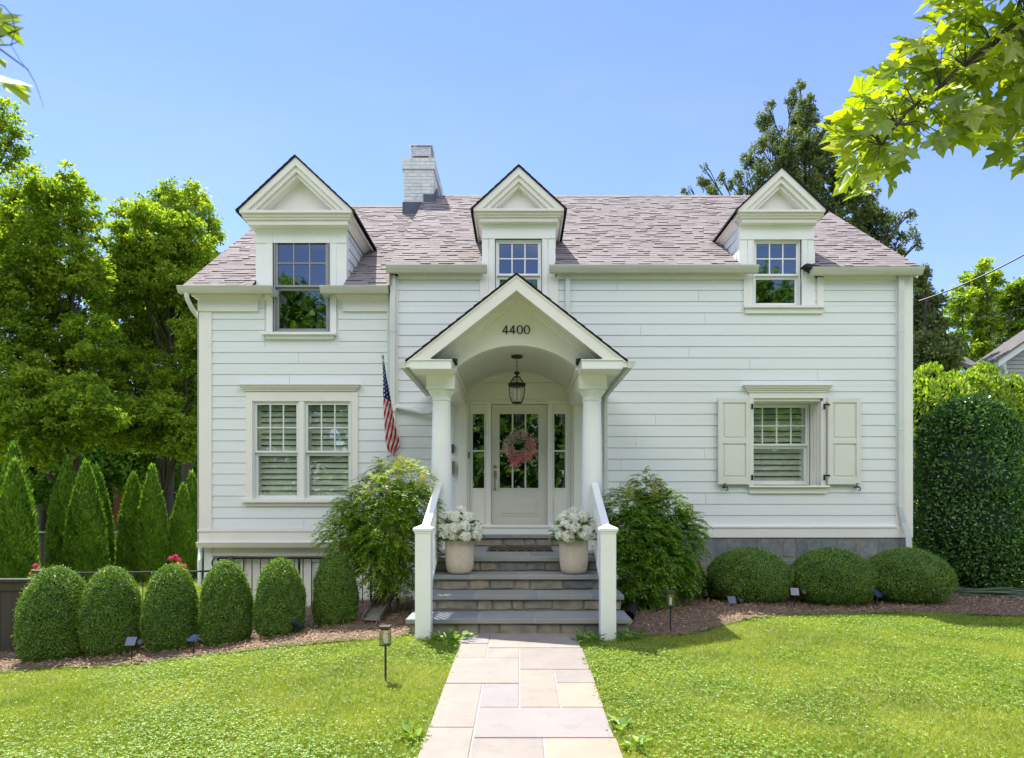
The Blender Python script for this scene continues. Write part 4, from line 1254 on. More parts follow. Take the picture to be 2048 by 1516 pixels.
# ------------------------------------------------------------------ flagstone path
pathg = lambda y: float(min(0, .03*(y+3.7)))
def row_y(py):
    lo, hi = -11.1, -3.5
    for _ in range(40):
        mid = (lo+hi)/2; z = mid - CAM_Y
        yy = PY - (pathg(mid) + .02 - CAM_Z)/z*F
        if yy > py: lo = mid
        else: hi = mid
    return lo
PXL, PXR = -.605, .60
cells = [(0, .24, 1266, 1287, 2), (.24, 1, 1266, 1296, 1), (0, .24, 1287, 1316, 3), (.24, .5, 1296, 1316, 1), (0, .5, 1316, 1367, 1), (.5, 1, 1296, 1339, 1),
         (.5, .75, 1339, 1415, 3), (.75, 1, 1339, 1366, 1), (.75, 1, 1366, 1415, 4), (0, .25, 1367, 1455, 1), (.25, .5, 1367, 1415, 2), (.25, 1, 1415, 1476, 5),
         (0, .25, 1455, 1600, 1), (.25, .63, 1476, 1600, 1), (.63, 1, 1476, 1600, 4), (0, .5, 1600, 1800, 1), (.5, 1, 1600, 1800, 3), (0, 1, 1800, 2500, 1)]
mb = MB(); jt = MB()
for u0, u1, ya, yb, k in cells:
    xa, xb = PXL + (PXR-PXL)*u0, PXL + (PXR-PXL)*u1
    y1_, y0_ = row_y(ya), row_y(yb)
    if ya == 1266: y1_ = -3.80
    e = lambda: random.uniform(.004, .008)
    mb.cur = {1: 0, 2: 1, 3: 2, 4: 3, 5: 4}[k]
    a, b, c, d = xa+(e() if u0 else -random.uniform(0, .02)), xb-(e() if u1 < 1 else -random.uniform(0, .02)), y0_+e(), y1_-e()
    lift = .022 + random.uniform(0, .003)
    top = [(a, c, pathg(c)+lift), (b, c, pathg(c)+lift), (b, d, pathg(d)+lift), (a, d, pathg(d)+lift)]
    mb.add([(p[0], p[1], p[2]-.06) for p in top] + top, [(0,3,2,1),(4,5,6,7),(0,1,5,4),(1,2,6,5),(2,3,7,6),(3,0,4,7)])
for (a, b) in ((-10.8, -3.8),):
    n = 20
    for i in range(n):
        ya, yb = a + (b-a)*i/n, a + (b-a)*(i+1)/n
        jt.add([(PXL+.005, ya, pathg(ya)+.016), (PXR-.005, ya, pathg(ya)+.016), (PXR-.005, yb, pathg(yb)+.016), (PXL+.005, yb, pathg(yb)+.016)], [(0, 1, 2, 3)])
path = mb.build('path', [M['flag1'], M['flag2'], M['flag3'], M['flag4'], surf('path_pinkish', (.25, .222, .215), (.285, .255, .24), scale=3, rough=.8, bump=.3, bscale=25, dirt=(.19, .165, .17), dscale=6, damt=.7)], bevel=.006)
tag(path, kind='structure')
tag(jt.build('path_joints', M['joint']), kind='structure')

# ------------------------------------------------------------------ grass and clover
def grass_pts(n, x0, x1, y0, y1, power=1):
    u = rng.random(n); y = y0 + (y1-y0)*u**power
    x = rng.uniform(x0, x1, n)
    z = y - CAM_Y
    k = (np.abs(x+.0) < .80*z + .4)
    x, y = x[k], y[k]
    bad = inpoly(x, y-.10, bedL) | inpoly(x, y-.10, bedR)
    bad |= (x > PXL+.02*np.sin(y*9)+.015) & (x < PXR-.015+.02*np.sin(y*7+2)) & (y < -3.75)
    bad |= (x > -1.2) & (x < 1.2) & (y > -3.86)
    bad |= (x > -5.6) & (x < 6.8) & (y > -1.0)
    x, y = x[~bad], y[~bad]
    return x, y, ground(x, y)
def blades(n, *a, h=(.02, .055), w_=(.003, .006), lean=.9, power=1):
    x, y, z = grass_pts(n, *a, power=power); k = len(x)
    d = rnd_dir(k)*lean; d[:, 2] = np.abs(d[:, 2])*.4 + .55
    nr = rnd_dir(k)
    return leaf_geo(np.column_stack([x, y, z-.004]), d, nr, rng.uniform(*h, k), rng.uniform(*w_, k), .1)
def patch(x, y):
    return np.sin(x*1.7+1.3*np.sin(y*1.1)) + np.sin(y*2.3+x*.6) + .6*np.sin(x*4.1+y*3.3)
v, f = blades(640000, -7.2, 7.4, -7.45, -1.4, power=1.35)
tag(np_mesh('grass', v, f, M['grass']), kind='stuff')
# clover: three leaflets on a stalk's top, leaning to the light
x, y, z = grass_pts(150000, -7.2, 7.4, -7.45, -1.4, power=1.35)
k = rng.random(len(x)) < np.clip(.40 + .3*patch(x, y), .05, .9)
x, y, z = x[k], y[k], z[k]; n = len(x)
hgt = rng.uniform(.012, .038, n); c = np.column_stack([x, y, z+hgt]); a0 = rng.uniform(0, 6.28, n)
gs = []
for j in range(3):
    a = a0 + j*2.094
    ax = np.column_stack([np.cos(a), np.sin(a), rng.uniform(-.2, .35, n)])
    nr = np.column_stack([rng.normal(size=(n, 2))*.3, np.ones(n)])
    gs.append(leaf_geo(c, ax, nr, rng.uniform(.010, .017, n), rng.uniform(.009, .015, n), .12))
v, f = merge_geo(*gs)
tag(np_mesh('clover', v, f, M['clover']), kind='stuff')
x, y, z = grass_pts(60000, -7.2, 7.4, -7.45, -1.4, power=1.3)
k = patch(x*.8+3, y*1.1-2) + rng.normal(size=len(x))*.4 > .95; x, y, z = x[k], y[k], z[k]; n = len(x)
d = rnd_dir(n); d[:, 2] = np.abs(d[:, 2])*.35+.15
v, f = leaf_geo(np.column_stack([x, y, z+.008]), d, rnd_dir(n), rng.uniform(.03, .06, n), rng.uniform(.002, .004, n), .1)
tag(np_mesh('dry_grass', v, f, M['straw']), kind='stuff')
# back yard grass left of the house
n = 90000
x = rng.uniform(-15, -5.6, n); y = rng.uniform(-1.2, 12, n); z = terrain(x, y)
d = rnd_dir(n)*.8; d[:, 2] = np.abs(d[:, 2])*.4+.6
v, f = leaf_geo(np.column_stack([x, y, z]), d, rnd_dir(n), rng.uniform(.04, .09, n), rng.uniform(.008, .016, n), .1)
tag(np_mesh('grass', v, f, M['grass']), kind='stuff')
# weeds with broad leaves
def weed(px, py, r_, n=26, h=.12, mat='leaf_dark', lab=''):
    c = G(px, py); o = np.array(c)
    a = rng.uniform(0, 6.28, n); rr = rng.random(n)*r_
    p = o + np.column_stack([np.cos(a)*rr, np.sin(a)*rr, rng.random(n)*h*.8])
    ax = np.column_stack([np.cos(a), np.sin(a), rng.uniform(-.1, .9, n)])
    v, f = leaf_geo(p, ax, np.column_stack([rng.normal(size=(n, 2))*.2, np.ones(n)]), rng.uniform(.05, .1, n), rng.uniform(.03, .055, n), .2)
    ob = np_mesh('weed', v - o, f, M[mat]); ob.location = c
    return tag(ob, lab, 'weed', 'weeds in the lawn')
weed(822, 1478, .06, 16, .05, 'clover', 'broad leaved weed in the lawn close to the left edge of the path')
weed(1275, 1500, .07, 16, .07, 'clover', 'pale weed by the right edge of the path near the bottom')
weed(1240, 1462, .06, 14, .08, 'clover', 'pale leafy weed beside the path, the upper of two on its right edge')
weed(900, 1285, .22, 70, .12, 'nandina', 'leafy green weeds at the foot of the left newel post')
weed(1180, 1283, .16, 60, .10, 'nandina', 'leafy green weeds between the path and the right newel post')
weed(1258, 1280, .16, 60, .10, 'nandina', 'leafy green weeds right of the foot of the right newel post')

# ------------------------------------------------------------------ lantern, wreath, flag, pots
ly = -1.3
lant = empty('hanging_lantern', (PC, ly, 3.54)); tag(lant, 'black hexagonal glass lantern hanging on a chain under the porch vault', 'lantern')
mb = MB(); mb.lathe([(.0, 0), (.085, 0), (.08, -.02), (.03, -.03), (0, -.035)], n=24); mb.build('canopy', M['iron'], lant, smooth=True)
mb = MB()
for k in range(6):
    c = -.05 - k*.03; ps = []
    for q in range(9):
        a = 2*math.pi*q/8; u_, v_ = .01*math.cos(a), .019*math.sin(a)
        ps.append((u_, 0, c+v_) if k % 2 else (0, u_, c+v_))
    mb.tube(ps, .003, 5)
mb.build('chain', M['iron'], lant, smooth=True)
mb = MB(); mb.lathe([(0, -.21), (.02, -.215), (.045, -.235), (.045, -.245), (.018, -.26), (.012, -.275), (.03, -.285), (.05, -.295)], n=20); mb.build('finial', M['iron'], lant, smooth=True)
def hexring(mb, r0, z0, r1, z1, th=.006, n=6, ph=R(30)):
    for k in range(n):
        a = 2*math.pi*k/n + ph
        mb.tube([(r0*math.cos(a), r0*math.sin(a), z0), (r1*math.cos(a), r1*math.sin(a), z1)], th, 5)
def hexloop(mb, r, z, th=.008, n=6, ph=R(30)):
    for k in range(n):
        a, b = 2*math.pi*k/n + ph, 2*math.pi*(k+1)/n + ph
        mb.tube([(r*math.cos(a), r*math.sin(a), z), (r*math.cos(b), r*math.sin(b), z)], th, 5)
mb = MB()
hexring(mb, .045, -.295, .115, -.395); hexloop(mb, .135, -.405, .013); hexloop(mb, .125, -.425, .011)
prs = [(.122, -.43), (.13, -.50), (.118, -.58), (.085, -.655), (.07, -.672)]
for (r0, z0), (r1, z1) in zip(prs[:-1], prs[1:]): hexring(mb, r0, z0, r1, z1, .0055)
hexloop(mb, .07, -.672, .009)
mb.lathe([(0, -.668), (.068, -.668), (.068, -.68), (0, -.68)], n=6, ph=R(30))
mb.build('frame', M['iron'], lant)
mb = MB()
for (r0, z0), (r1, z1) in list(zip(prs[:-1], prs[1:])) + [((.045, -.296), (.113, -.394))]:
    for k in range(6):
        a, b = 2*math.pi*k/6+R(30), 2*math.pi*(k+1)/6+R(30)
        mb.add([(r0*math.cos(a), r0*math.sin(a), z0), (r0*math.cos(b), r0*math.sin(b), z0), (r1*math.cos(b), r1*math.sin(b), z1), (r1*math.cos(a), r1*math.sin(a), z1)], [(0, 1, 2, 3)])
mb.build('glass', M['lampglass'], lant)
mb = MB()
for k in range(3):
    a = k*2.1+.4; x, y = .035*math.cos(a), .035*math.sin(a)
    mb.lathe([(.0, -.62), (.011, -.62), (.011, -.54), (0, -.54)], x, y, 8); mb.lathe([(.006, -.54), (.014, -.52), (.012, -.50), (.002, -.47)], x, y, 8)
mb.lathe([(0, -.665), (.03, -.66), (.02, -.64), (.008, -.62), (.008, -.62)], n=10)
mb.build('candles', M['rail'], lant, smooth=True)

wr = empty('wreath', (MX(1040), -.005, MZ(893))); tag(wr, 'flower wreath in pink and cream hanging on the glass of the front door', 'wreath')
def ring_petals(n, a0, a1, R_, tr, ln):
    a = rng.uniform(a0, a1, n); b = rng.uniform(0, 6.28, n); rr = tr*np.sqrt(rng.random(n))
    rad = R_ + rr*np.cos(b)
    p = np.column_stack([rad*np.cos(a), -np.abs(rr*np.sin(b))*.8 - .01, rad*np.sin(a)])
    d = rnd_dir(n); d[:, 1] -= .5
    return leaf_geo(p, d, rnd_dir(n), rng.uniform(*ln, n), rng.uniform(.014, .024, n), .3)
v, f = merge_geo(ring_petals(1200, R(-170), R(30), .185, .095, (.02, .04)), ring_petals(150, R(30), R(80), .19, .07, (.02, .04)),
                 leaf_geo(np.column_stack([rng.normal(-.09, .045, 160), rng.uniform(-.06, 0, 160), rng.normal(-.27, .04, 160)]), rnd_dir(160), rnd_dir(160), rng.uniform(.02, .04, 160), .02, .3))
np_mesh('pink_flowers', v, f, M['petal_pink'], wr)
v, f = merge_geo(ring_petals(700, R(60), R(215), .195, .085, (.02, .04)), ring_petals(160, R(-60), R(60), .2, .09, (.02, .035)))
np_mesh('cream_flowers', v, f, M['petal_cream'], wr)
v, f = ring_petals(260, 0, 6.28, .18, .10, (.03, .06)); np_mesh('leaves', v, f, M['leaf_dark'], wr)
pts = [(.17*math.cos(a), .0, .17*math.sin(a)) for a in [2*math.pi*k/24 for k in range(25)]]
mb = MB(); mb.tube(pts, .035, 8); mb.build('ring', M['cane'], wr, smooth=True)

# flag
tip = Vector(P(766, 716, 10.42)); foot = Vector((MX(794), -.05, 2.42))
fl = empty('flag', foot); tag(fl, 'american flag hanging in folds from a pole on the wall left of the porch', 'flag')
mb = MB(); mb.tube([Vector((0, 0, 0)), (tip-foot)*.985], .013, 10); mb.build('pole', M['rail'], fl, smooth=True)
mb = MB(); mb.lathe([(.0, -.02), (.016, -.015), (.014, .0), (.026, .022), (.024, .045), (0, .06)], n=14)
o = mb.build('finial', M['gold'], fl, smooth=True); o.location = tip-foot; o.rotation_euler = (tip-foot).to_track_quat('Z', 'Y').to_euler()
mb = MB(); mb.box(-.03, .03, -.06, .03, -.07, .05); mb.build('bracket', M['iron'], fl, bevel=.005)
# cloth hangs below the upper part of the pole; silhouette measured down the drop
U, V = 60, 220
sil = [(722, 764.5, 768.5), (750, 766, 772), (780, 766, 778.5), (800, 766.5, 782), (830, 767.5, 787), (850, 769, 790), (870, 770.5, 796), (885, 771.5, 800), (893, 772.5, 799), (900, 776, 796), (906, 781, 792), (912, 785, 789)]
sy = np.array([s[0] for s in sil]); sl_ = np.array([s[1] for s in sil]); sr_ = np.array([s[2] for s in sil])
vs_ = np.empty((V+1, U+1, 3)); uv = np.empty((V+1, U+1, 2))
for j in range(V+1):
    t_ = j/V; py = 722 + (912-722)*t_
    a_, b_ = np.interp(py, sy, sl_), np.interp(py, sy, sr_)
    zc_ = 10.45 + .35*t_
    for i in range(U+1):
        u_ = i/U
        px = a_ + (b_-a_)*u_
        fold = .022*math.sin(u_*9.5+.6) * min(1, .35+t_*1.2) + .012*math.sin(u_*21+t_*3)
        vs_[j, i] = np.array(P(px, py, zc_ + fold + .05*(u_-.5)**2)) - np.array(foot)
        uv[j, i] = (u_, t_)
ii = np.arange((V+1)*(U+1)).reshape(V+1, U+1)
f = np.stack([ii[:-1, :-1], ii[:-1, 1:], ii[1:, 1:], ii[1:, :-1]], -1).reshape(-1, 4)
m_, n_, out_ = new_mat('flag_cloth')
tc = N(n_, 'ShaderNodeTexCoord'); sp = N(n_, 'ShaderNodeSeparateXYZ'); n_.links.new(tc.outputs['UV'], sp.inputs[0])
def mth(op, a, b=None, c=None):
    x = N(n_, 'ShaderNodeMath', operation=op)
    for k, q in enumerate((a, b, c)):
        if q is None: continue
        if isinstance(q, (int, float)): x.inputs[k].default_value = q
        else: n_.links.new(q, x.inputs[k])
    return x.outputs[0]
uu, vv = sp.outputs[0], sp.outputs[1]
# stripes run down along the cloth, seen slanting because it is gathered at the pole
ph = mth('SUBTRACT', mth('MULTIPLY', vv, 13.0), mth('MULTIPLY', uu, mth('MULTIPLY_ADD', vv, -3.2, -2.6)))
st = mth('GREATER_THAN', mth('FRACT', mth('MULTIPLY', ph, .62)), .5)
cv = mth('LESS_THAN', vv, mth('MULTIPLY_ADD', uu, .06, .375))
du = mth('SUBTRACT', mth('FRACT', mth('MULTIPLY', uu, 2.6)), .5); 
dv = mth('SUBTRACT', mth('FRACT', mth('ADD', mth('MULTIPLY', vv, 24), mth('MULTIPLY', mth('FLOOR', mth('MULTIPLY', uu, 2.6)), .5))), .5)
dd = mth('ADD', mth('MULTIPLY', du, du), mth('MULTIPLY', dv, dv))
star = mth('LESS_THAN', dd, .065)
c1 = mixc(n_, st, (.72, .70, .66), (.50, .022, .05))
c2 = mixc(n_, star, (.018, .04, .17), (.72, .74, .78))
cc = mixc(n_, cv, c1, c2)
b_ = N(n_, 'ShaderNodeBsdfDiffuse'); tt = N(n_, 'ShaderNodeBsdfTranslucent'); n_.links.new(cc, b_.inputs[0]); n_.links.new(cc, tt.inputs[0])
mx = N(n_, 'ShaderNodeMixShader'); mx.inputs[0].default_value = .25; n_.links.new(b_.outputs[0], mx.inputs[1]); n_.links.new(tt.outputs[0], mx.inputs[2]); n_.links.new(mx.outputs[0], out_.inputs[0])
o = np_mesh('cloth', vs_.reshape(-1, 3), f, m_, fl, smooth=True, uv=uv.reshape(-1, 2))
sd_ = o.modifiers.new('thickness', 'SOLIDIFY'); sd_.thickness = .004

# flower pots with hydrangeas
def petal_ball(r_, n):
    d = rnd_dir(n); d[:, 2] = np.where(d[:, 2] < -.4, -d[:, 2], d[:, 2])
    p = d*r_*rng.uniform(.92, 1.02, (n, 1)); t1 = rnd_dir(n)
    ax = unit(np.cross(d, t1)); d = unit(d + rnd_dir(n)*.5); g = []
    for s in (1, -1):
        g.append(leaf_geo(p, ax*s + d*.25, d, .024, .021, .25))
        g.append(leaf_geo(p, np.cross(d, ax)*s + d*.25, d, .024, .021, .25))
    return merge_geo(*g)
heads = []
for k in range(2):
    v, f = petal_ball(.068, 300); o = np_mesh('flower_head', v, f, M['petal_white']); heads.append(o)
first = [True, True]
pots = []
for X, lab, lab2 in ((-.755, 'round beige stoneware pot on the left side of the steps', 'white hydrangea bouquet filling the left pot on the steps'), (.672, 'round beige stoneware pot on the right side of the steps', 'white hydrangea bouquet filling the right pot on the steps')):
    y = -2.66; z = .542
    mb = MB()
    mb.lathe([(0, 0), (.115, 0), (.145, .02), (.165, .06), (.176, .13), (.181, .25), (.183, .42), (.178, .43), (.165, .425), (.163, .38), (0, .375)], n=44)
    o = mb.build('flower_pot', M['pot'], smooth=True, loc=(X, y, z)); tag(o, lab, 'flower pot', 'pots on the front steps')
    mb = MB(); mb.lathe([(0, .376), (.162, .376), (.162, .385), (0, .395)], n=20); mb.build('soil', M['soil'], o)
    h = empty('hydrangea', (X, y, z+.40)); tag(h, lab2, 'flowers', 'hydrangeas in the step pots')
    spots = [(0, 0, .36)] + [(.125*math.cos(a), .125*math.sin(a), .29) for a in [k*2*math.pi/6+.3 for k in range(6)]] + [(.205*math.cos(a), .205*math.sin(a), .165+.03*math.sin(3*a+X)) for a in [k*2*math.pi/11+.1+X for k in range(11)]] + [(.215*math.cos(a), .215*math.sin(a), .075) for a in (-2.6, -1.9, -1.1, -.4)]
    for k, (a, b, c) in enumerate(spots):
        s = heads[k % 2]
        if first[k % 2] and X < 0: q = s; first[k % 2] = False
        else: q = s.copy(); COL.objects.link(q)
        q.parent = h; q.location = (a+random.uniform(-.02, .02), b+random.uniform(-.02, .02), c+random.uniform(-.02, .02))
        q.rotation_euler = (random.uniform(-.5, .5), random.uniform(-.5, .5), random.uniform(0, 6)); q.scale = [random.uniform(.85, 1.2)]*3
    n = 240
    a = rng.uniform(0, 6.28, n); el = rng.uniform(-.35, 1.3, n)*rng.random(n)**.6; rr = rng.uniform(.15, .235, n)
    p = np.column_stack([np.cos(a)*rr*np.cos(el), np.sin(a)*rr*np.cos(el), .04+np.maximum(0, rr*np.sin(el)*1.3)])
    ax = np.column_stack([np.cos(a), np.sin(a), el*.7-.15])
    v, f = leaf_geo(p, ax, np.column_stack([rng.normal(size=(n, 2))*.4, np.ones(n)]), rng.uniform(.07, .13, n), rng.uniform(.045, .075, n), .2)
    np_mesh('leaves', v, f, M['leaf_dark'], h)
    mb = MB()
    for k in range(10):
        a = k*.63; mb.tube([(.03*math.cos(a), .03*math.sin(a), -.02), (.12*math.cos(a), .12*math.sin(a), .2)], .004, 5)
    mb.build('stems', M['leaf_dark'], h)

# ------------------------------------------------------------------ garden lights and small things
M['bronze'] = surf('bronze_lamp', (.09, .075, .06), (.07, .055, .045), scale=8, rough=.5, metal=.4)
def path_light(px, py, H_, lab):
    c = G(px, py)
    o = empty('path_light', c); tag(o, lab, 'garden light', 'post lanterns in the front garden')
    mb = MB(); mb.tube([(0, 0, -.05), (0, 0, H_-.165)], .009, 8); mb.build('post', M['black'], o)
    mb = MB(); mb.box(-.042, .042, -.042, .042, H_-.165, H_-.15); mb.box(-.046, .046, -.046, .046, H_-.022, H_); mb.box(-.034, .034, -.034, .034, H_-.034, H_-.022)
    for a in (-1, 1):
        for b in (-1, 1): mb.box(a*.037-.004, a*.037+.004, b*.037-.004, b*.037+.004, H_-.15, H_-.034)
    mb.build('lamp_frame', M['bronze'], o, bevel=.002)
    mb = MB(); mb.box(-.031, .031, -.031, .031, H_-.149, H_-.035); mb.build('glass', M['lampglass'], o)
    mb = MB(); mb.lathe([(0, H_-.15), (.014, H_-.15), (.014, H_-.08), (0, H_-.06)], n=10); mb.build('bulb', M['rail'], o, smooth=True)
path_light(771, 1361, .46, 'black post lantern standing in the sunlit lawn left of the path')
path_light(1341, 1268, .47, 'black post lantern in the shaded mulch right of the steps')
def solar(px, py, z_, lab, rz, tilt=.9, s=1.0):
    X, Y, Z = P(px, py, z_); g_ = float(ground(X, Y))
    o = empty('solar_spotlight', (X, Y, g_)); tag(o, lab, 'garden light', 'solar spotlights in the planting beds'); o.rotation_euler = (0, 0, rz)
    h = max(.07, Z-g_)
    mb = MB(); mb.tube([(0, 0, -.03), (0, 0, h-.03)], .01, 8); mb.build('stake', M['black'], o)
    mb = MB(); c, sn = math.cos(tilt), math.sin(tilt); a = .055*s
    def pt(x, y, q): return (x, y*c - q*sn, h + y*sn + q*c)
    mb.add([pt(-a, -a, 0), pt(a, -a, 0), pt(a, a, 0), pt(-a, a, 0), pt(-a, -a, .02), pt(a, -a, .02), pt(a, a, .02), pt(-a, a, .02)], [(0,3,2,1),(4,5,6,7),(0,1,5,4),(1,2,6,5),(2,3,7,6),(3,0,4,7)])
    p = mb.build('panel', M['solar'], o, bevel=.004)
    mb = MB(); mb.tube([(.1*s, .03, h-.04), (.11*s, -.05, h+.01)], [.02, .028], 14); mb.build('spot_head', M['black'], o, smooth=True)
M['solar'] = surf('solar_cell', (.03, .05, .12), (.02, .035, .08), scale=3, rough=.15, coat=.6)
solar(263, 1284, 7.55, 'solar spotlight between the first and second egg shaped bushes from the fence', .1, .9)
solar(387, 1278, 7.6, 'solar spotlight tilted to the sky between the third and fourth egg shaped bushes', -.5, .5)
solar(592, 1252, 7.95, 'solar spotlight in the shade between the fifth and sixth egg shaped bushes', 2.6, .9)
solar(1463, 1201, 9.1, 'solar spotlight below the leftmost round boxwood on the right', .15, 1.0)
solar(1589, 1184, 9.25, 'solar spotlight between the left and middle round boxwoods', -.1, 1.1)
solar(1754, 1188, 9.2, 'solar spotlight between the middle and right round boxwoods', .6, .9)
# drain pipe, splash trough, broom
c = P(1258, 1212, 8.2); mb = MB()
pts = [(c[0]+.02*k, c[1]+.09*k, float(ground(c[0], c[1]))+.075) for k in range(16)]
mb.tube(pts, [.062 + .006*(k % 2) for k in range(16)], 18, caps=False); mb.tube([(p[0], p[1]+.002, p[2]) for p in pts], [.052]*16, 18, caps=False)
tag(mb.build('drain_pipe', M['black'], smooth=True), 'black corrugated drain pipe poking out beside the right end of the steps', 'drain pipe')
a = Vector(G(742, 1250))+Vector((0, 0, .07)); b = Vector(P(790, 1165, 9.9))
mb = MB(); dvec = (b-a); side = Vector((.095, -.02, 0)); upv = Vector((0, 0, .05)); nn = Vector((0, 0, -.02))
for (s0, s1, h0) in ((-1, 1, 0),):
    q = [a-side, a+side, b+side, b-side]
    mb.add(q + [p+nn for p in q], [(0,1,2,3), (7,6,5,4), (0,4,5,1), (1,5,6,2), (2,6,7,3), (3,7,4,0)])
for s in (-1, 1):
    q = [a+side*s, a+side*s*1.2, b+side*s*1.2, b+side*s]
    q = [p+nn for p in q]; mb.add(q + [p+upv-nn for p in q], [(0,3,2,1), (4,5,6,7), (0,1,5,4), (1,2,6,5), (2,3,7,6), (3,0,4,7)])
tag(mb.build('splash_trough', M['trough'], bevel=.008), 'stained concrete drain trough sloping out below the left leafy shrub', 'trough')
c = P(1420, 1190, 9.9)
bo = empty('garden_rake', (c[0], c[1], float(ground(c[0], c[1]))+.03)); tag(bo, 'dark garden rake leaning on the stone base beside the right leafy shrub', 'rake')
mb = MB(); mb.tube([(0, 0, .02), (-.12, .85, 1.0)], .013, 8); mb.build('handle', M['black'], bo, smooth=True)
mb = MB(); mb.box(-.13, .15, -.02, .02, .0, .035)
for k in range(14): mb.box(-.125+.02*k, -.12+.02*k, -.06, .0, -.01, .01)
mb.build('rake_head', M['black'], bo)
# garden hose
mb = MB(); pts = []; c = Vector(P(1990, 1212, 10.3)); c.z = float(ground(c.x, c.y))+.04
for k in range(200):
    a = k*.22; r_ = .36 + .07*math.sin(k*.11) + .03*math.sin(k*.37)
    pts.append((c.x + r_*1.45*math.cos(a) + .05*math.sin(k*.05), c.y + r_*.6*math.sin(a), c.z + .0003*k + .012*math.sin(k*.9)))
pts += [(c.x-.6, c.y-.05, c.z-.02), (c.x-.9, c.y+.05, c.z-.03), (c.x-1.3, c.y+.2, c.z-.03)]
mb.tube(pts, .011, 6)
tag(mb.build('garden_hose', surf('hose', (.05, .10, .045), (.035, .08, .035), scale=8, rough=.4), smooth=True), 'coiled green garden hose lying under the dark holly', 'hose')
# ------------------------------------------------------------------ clipped boxwoods
def egg(name, prof, n, leaf=(.014, .024), mat='box', seed=0):
    """prof: list of (height fraction, radius fraction); unit shape of radius 1, height 1"""
    hs = np.array([p[0] for p in prof]); rs = np.array([p[1] for p in prof])
    t = np.linspace(0, 1, 400); r = np.interp(t, hs, rs)
    return hs, rs
def clipped(name, rx, ry, H_, prof, n, leaf=(.014, .026)):
    hs = np.array([p[0] for p in prof]); rs = np.array([p[1] for p in prof])
    # sample evenly over the surface of revolution
    t = np.linspace(0, 1, 600); r = np.interp(t, hs, rs)
    ds = np.hypot(np.diff(t)*H_, np.diff(r)*rx); wgt = (r[:-1]+r[1:])*.5*ds + 1e-6
    cdf = np.cumsum(wgt)/wgt.sum()
    q = np.interp(rng.random(n), cdf, t[1:]); a = rng.uniform(0, 2*np.pi, n)
    rr = np.interp(q, hs, rs); e = 1e-3
    dr = (np.interp(np.clip(q+.02, 0, 1), hs, rs) - np.interp(np.clip(q-.02, 0, 1), hs, rs))/.04
    nrm = unit(np.column_stack([np.cos(a)/rx, np.sin(a)/ry, -dr/H_ + 0*a]))
    lump = 1 + .030*np.sin(a*5+q*9+rx*50) + .020*np.sin(a*11-q*17+H_*30) + .022*np.sin(a*3+q*13+rx*90)
    off = -.035*rng.random(n)**2
    stray = rng.random(n) < .035; off = np.where(stray, rng.uniform(0, .035, n), off)
    p = np.column_stack([rr*rx*np.cos(a)*lump, rr*ry*np.sin(a)*lump, q*H_]) + nrm*off[:, None]
    ax = rnd_dir(n)*.9 + nrm*.3 + np.array([0, 0, .15])
    lf = leaf_geo(p, ax, rnd_dir(n)*.55+nrm, rng.uniform(*leaf, n), rng.uniform(leaf[0]*.6, leaf[1]*.6, n), .2)
    # dense inner mass
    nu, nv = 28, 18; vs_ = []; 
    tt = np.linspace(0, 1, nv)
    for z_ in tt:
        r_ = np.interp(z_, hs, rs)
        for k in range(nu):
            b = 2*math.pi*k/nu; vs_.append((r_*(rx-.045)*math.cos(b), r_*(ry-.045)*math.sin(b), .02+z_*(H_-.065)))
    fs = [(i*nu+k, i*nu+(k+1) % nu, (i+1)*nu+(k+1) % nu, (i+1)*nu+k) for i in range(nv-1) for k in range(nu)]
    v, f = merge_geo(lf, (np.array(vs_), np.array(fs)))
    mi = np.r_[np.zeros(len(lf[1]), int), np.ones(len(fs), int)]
    return v, f, mi
EGG = [(0, .62), (.03, .80), (.12, .94), (.28, 1), (.45, .985), (.60, .92), (.72, .82), (.82, .69), (.90, .53), (.96, .34), (.99, .16), (1, 0)]
GLOBE = [(0, .55), (.04, .70), (.14, .88), (.3, .985), (.42, 1), (.56, .965), (.68, .88), (.79, .75), (.88, .58), (.94, .42), (.98, .23), (1, 0)]
eggs = [(112, 1322, 1133, 70, 7.9, 'broad egg shaped boxwood nearest the black fence'), (223, 1306, 1133, 61, 7.98, 'egg shaped boxwood second from the black fence'),
        (342, 1296, 1129, 55, 8.05, 'egg shaped boxwood third from the black fence, the lawn behind it'), (452, 1285, 1121, 53, 8.1, 'egg shaped boxwood below the scroll end of the iron railing'),
        (560, 1276, 1117, 51, 8.15, 'egg shaped boxwood fifth from the fence, sunlit on its top'), (671, 1262, 1105, 46, 8.4, 'shaded egg shaped boxwood beside the left leafy shrub')]
for k, (px, pb, pt_, rpx, z, lab) in enumerate(eggs):
    X, Y, _ = P(px, pb, z); g_ = float(ground(X, Y)); zt = P(px, pt_, z)[2]; s = z/F
    pass #print('egg', px, 'z for base', G(px, pb-12)[1]-CAM_Y)
    v, f, mi = clipped('b', rpx*s*.93, rpx*s*random.uniform(.84, .93), zt-g_, EGG, 42000)
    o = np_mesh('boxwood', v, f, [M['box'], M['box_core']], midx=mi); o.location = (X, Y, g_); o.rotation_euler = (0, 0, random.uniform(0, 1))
    tag(o, lab, 'shrub', 'egg shaped boxwoods along the left bed')
glo = [(1497, 1203, 1096, 83, 9.75, 'leftmost round boxwood before the stone base'), (1662, 1206, 1096, 84, 9.75, 'middle round boxwood of the three before the stone base'), (1813, 1208, 1096, 85, 9.75, 'rightmost round boxwood at the corner of the house'),
       (1368, 1200, 1118, 42, 9.95, 'small boxwood half hidden behind the right leafy shrub')]
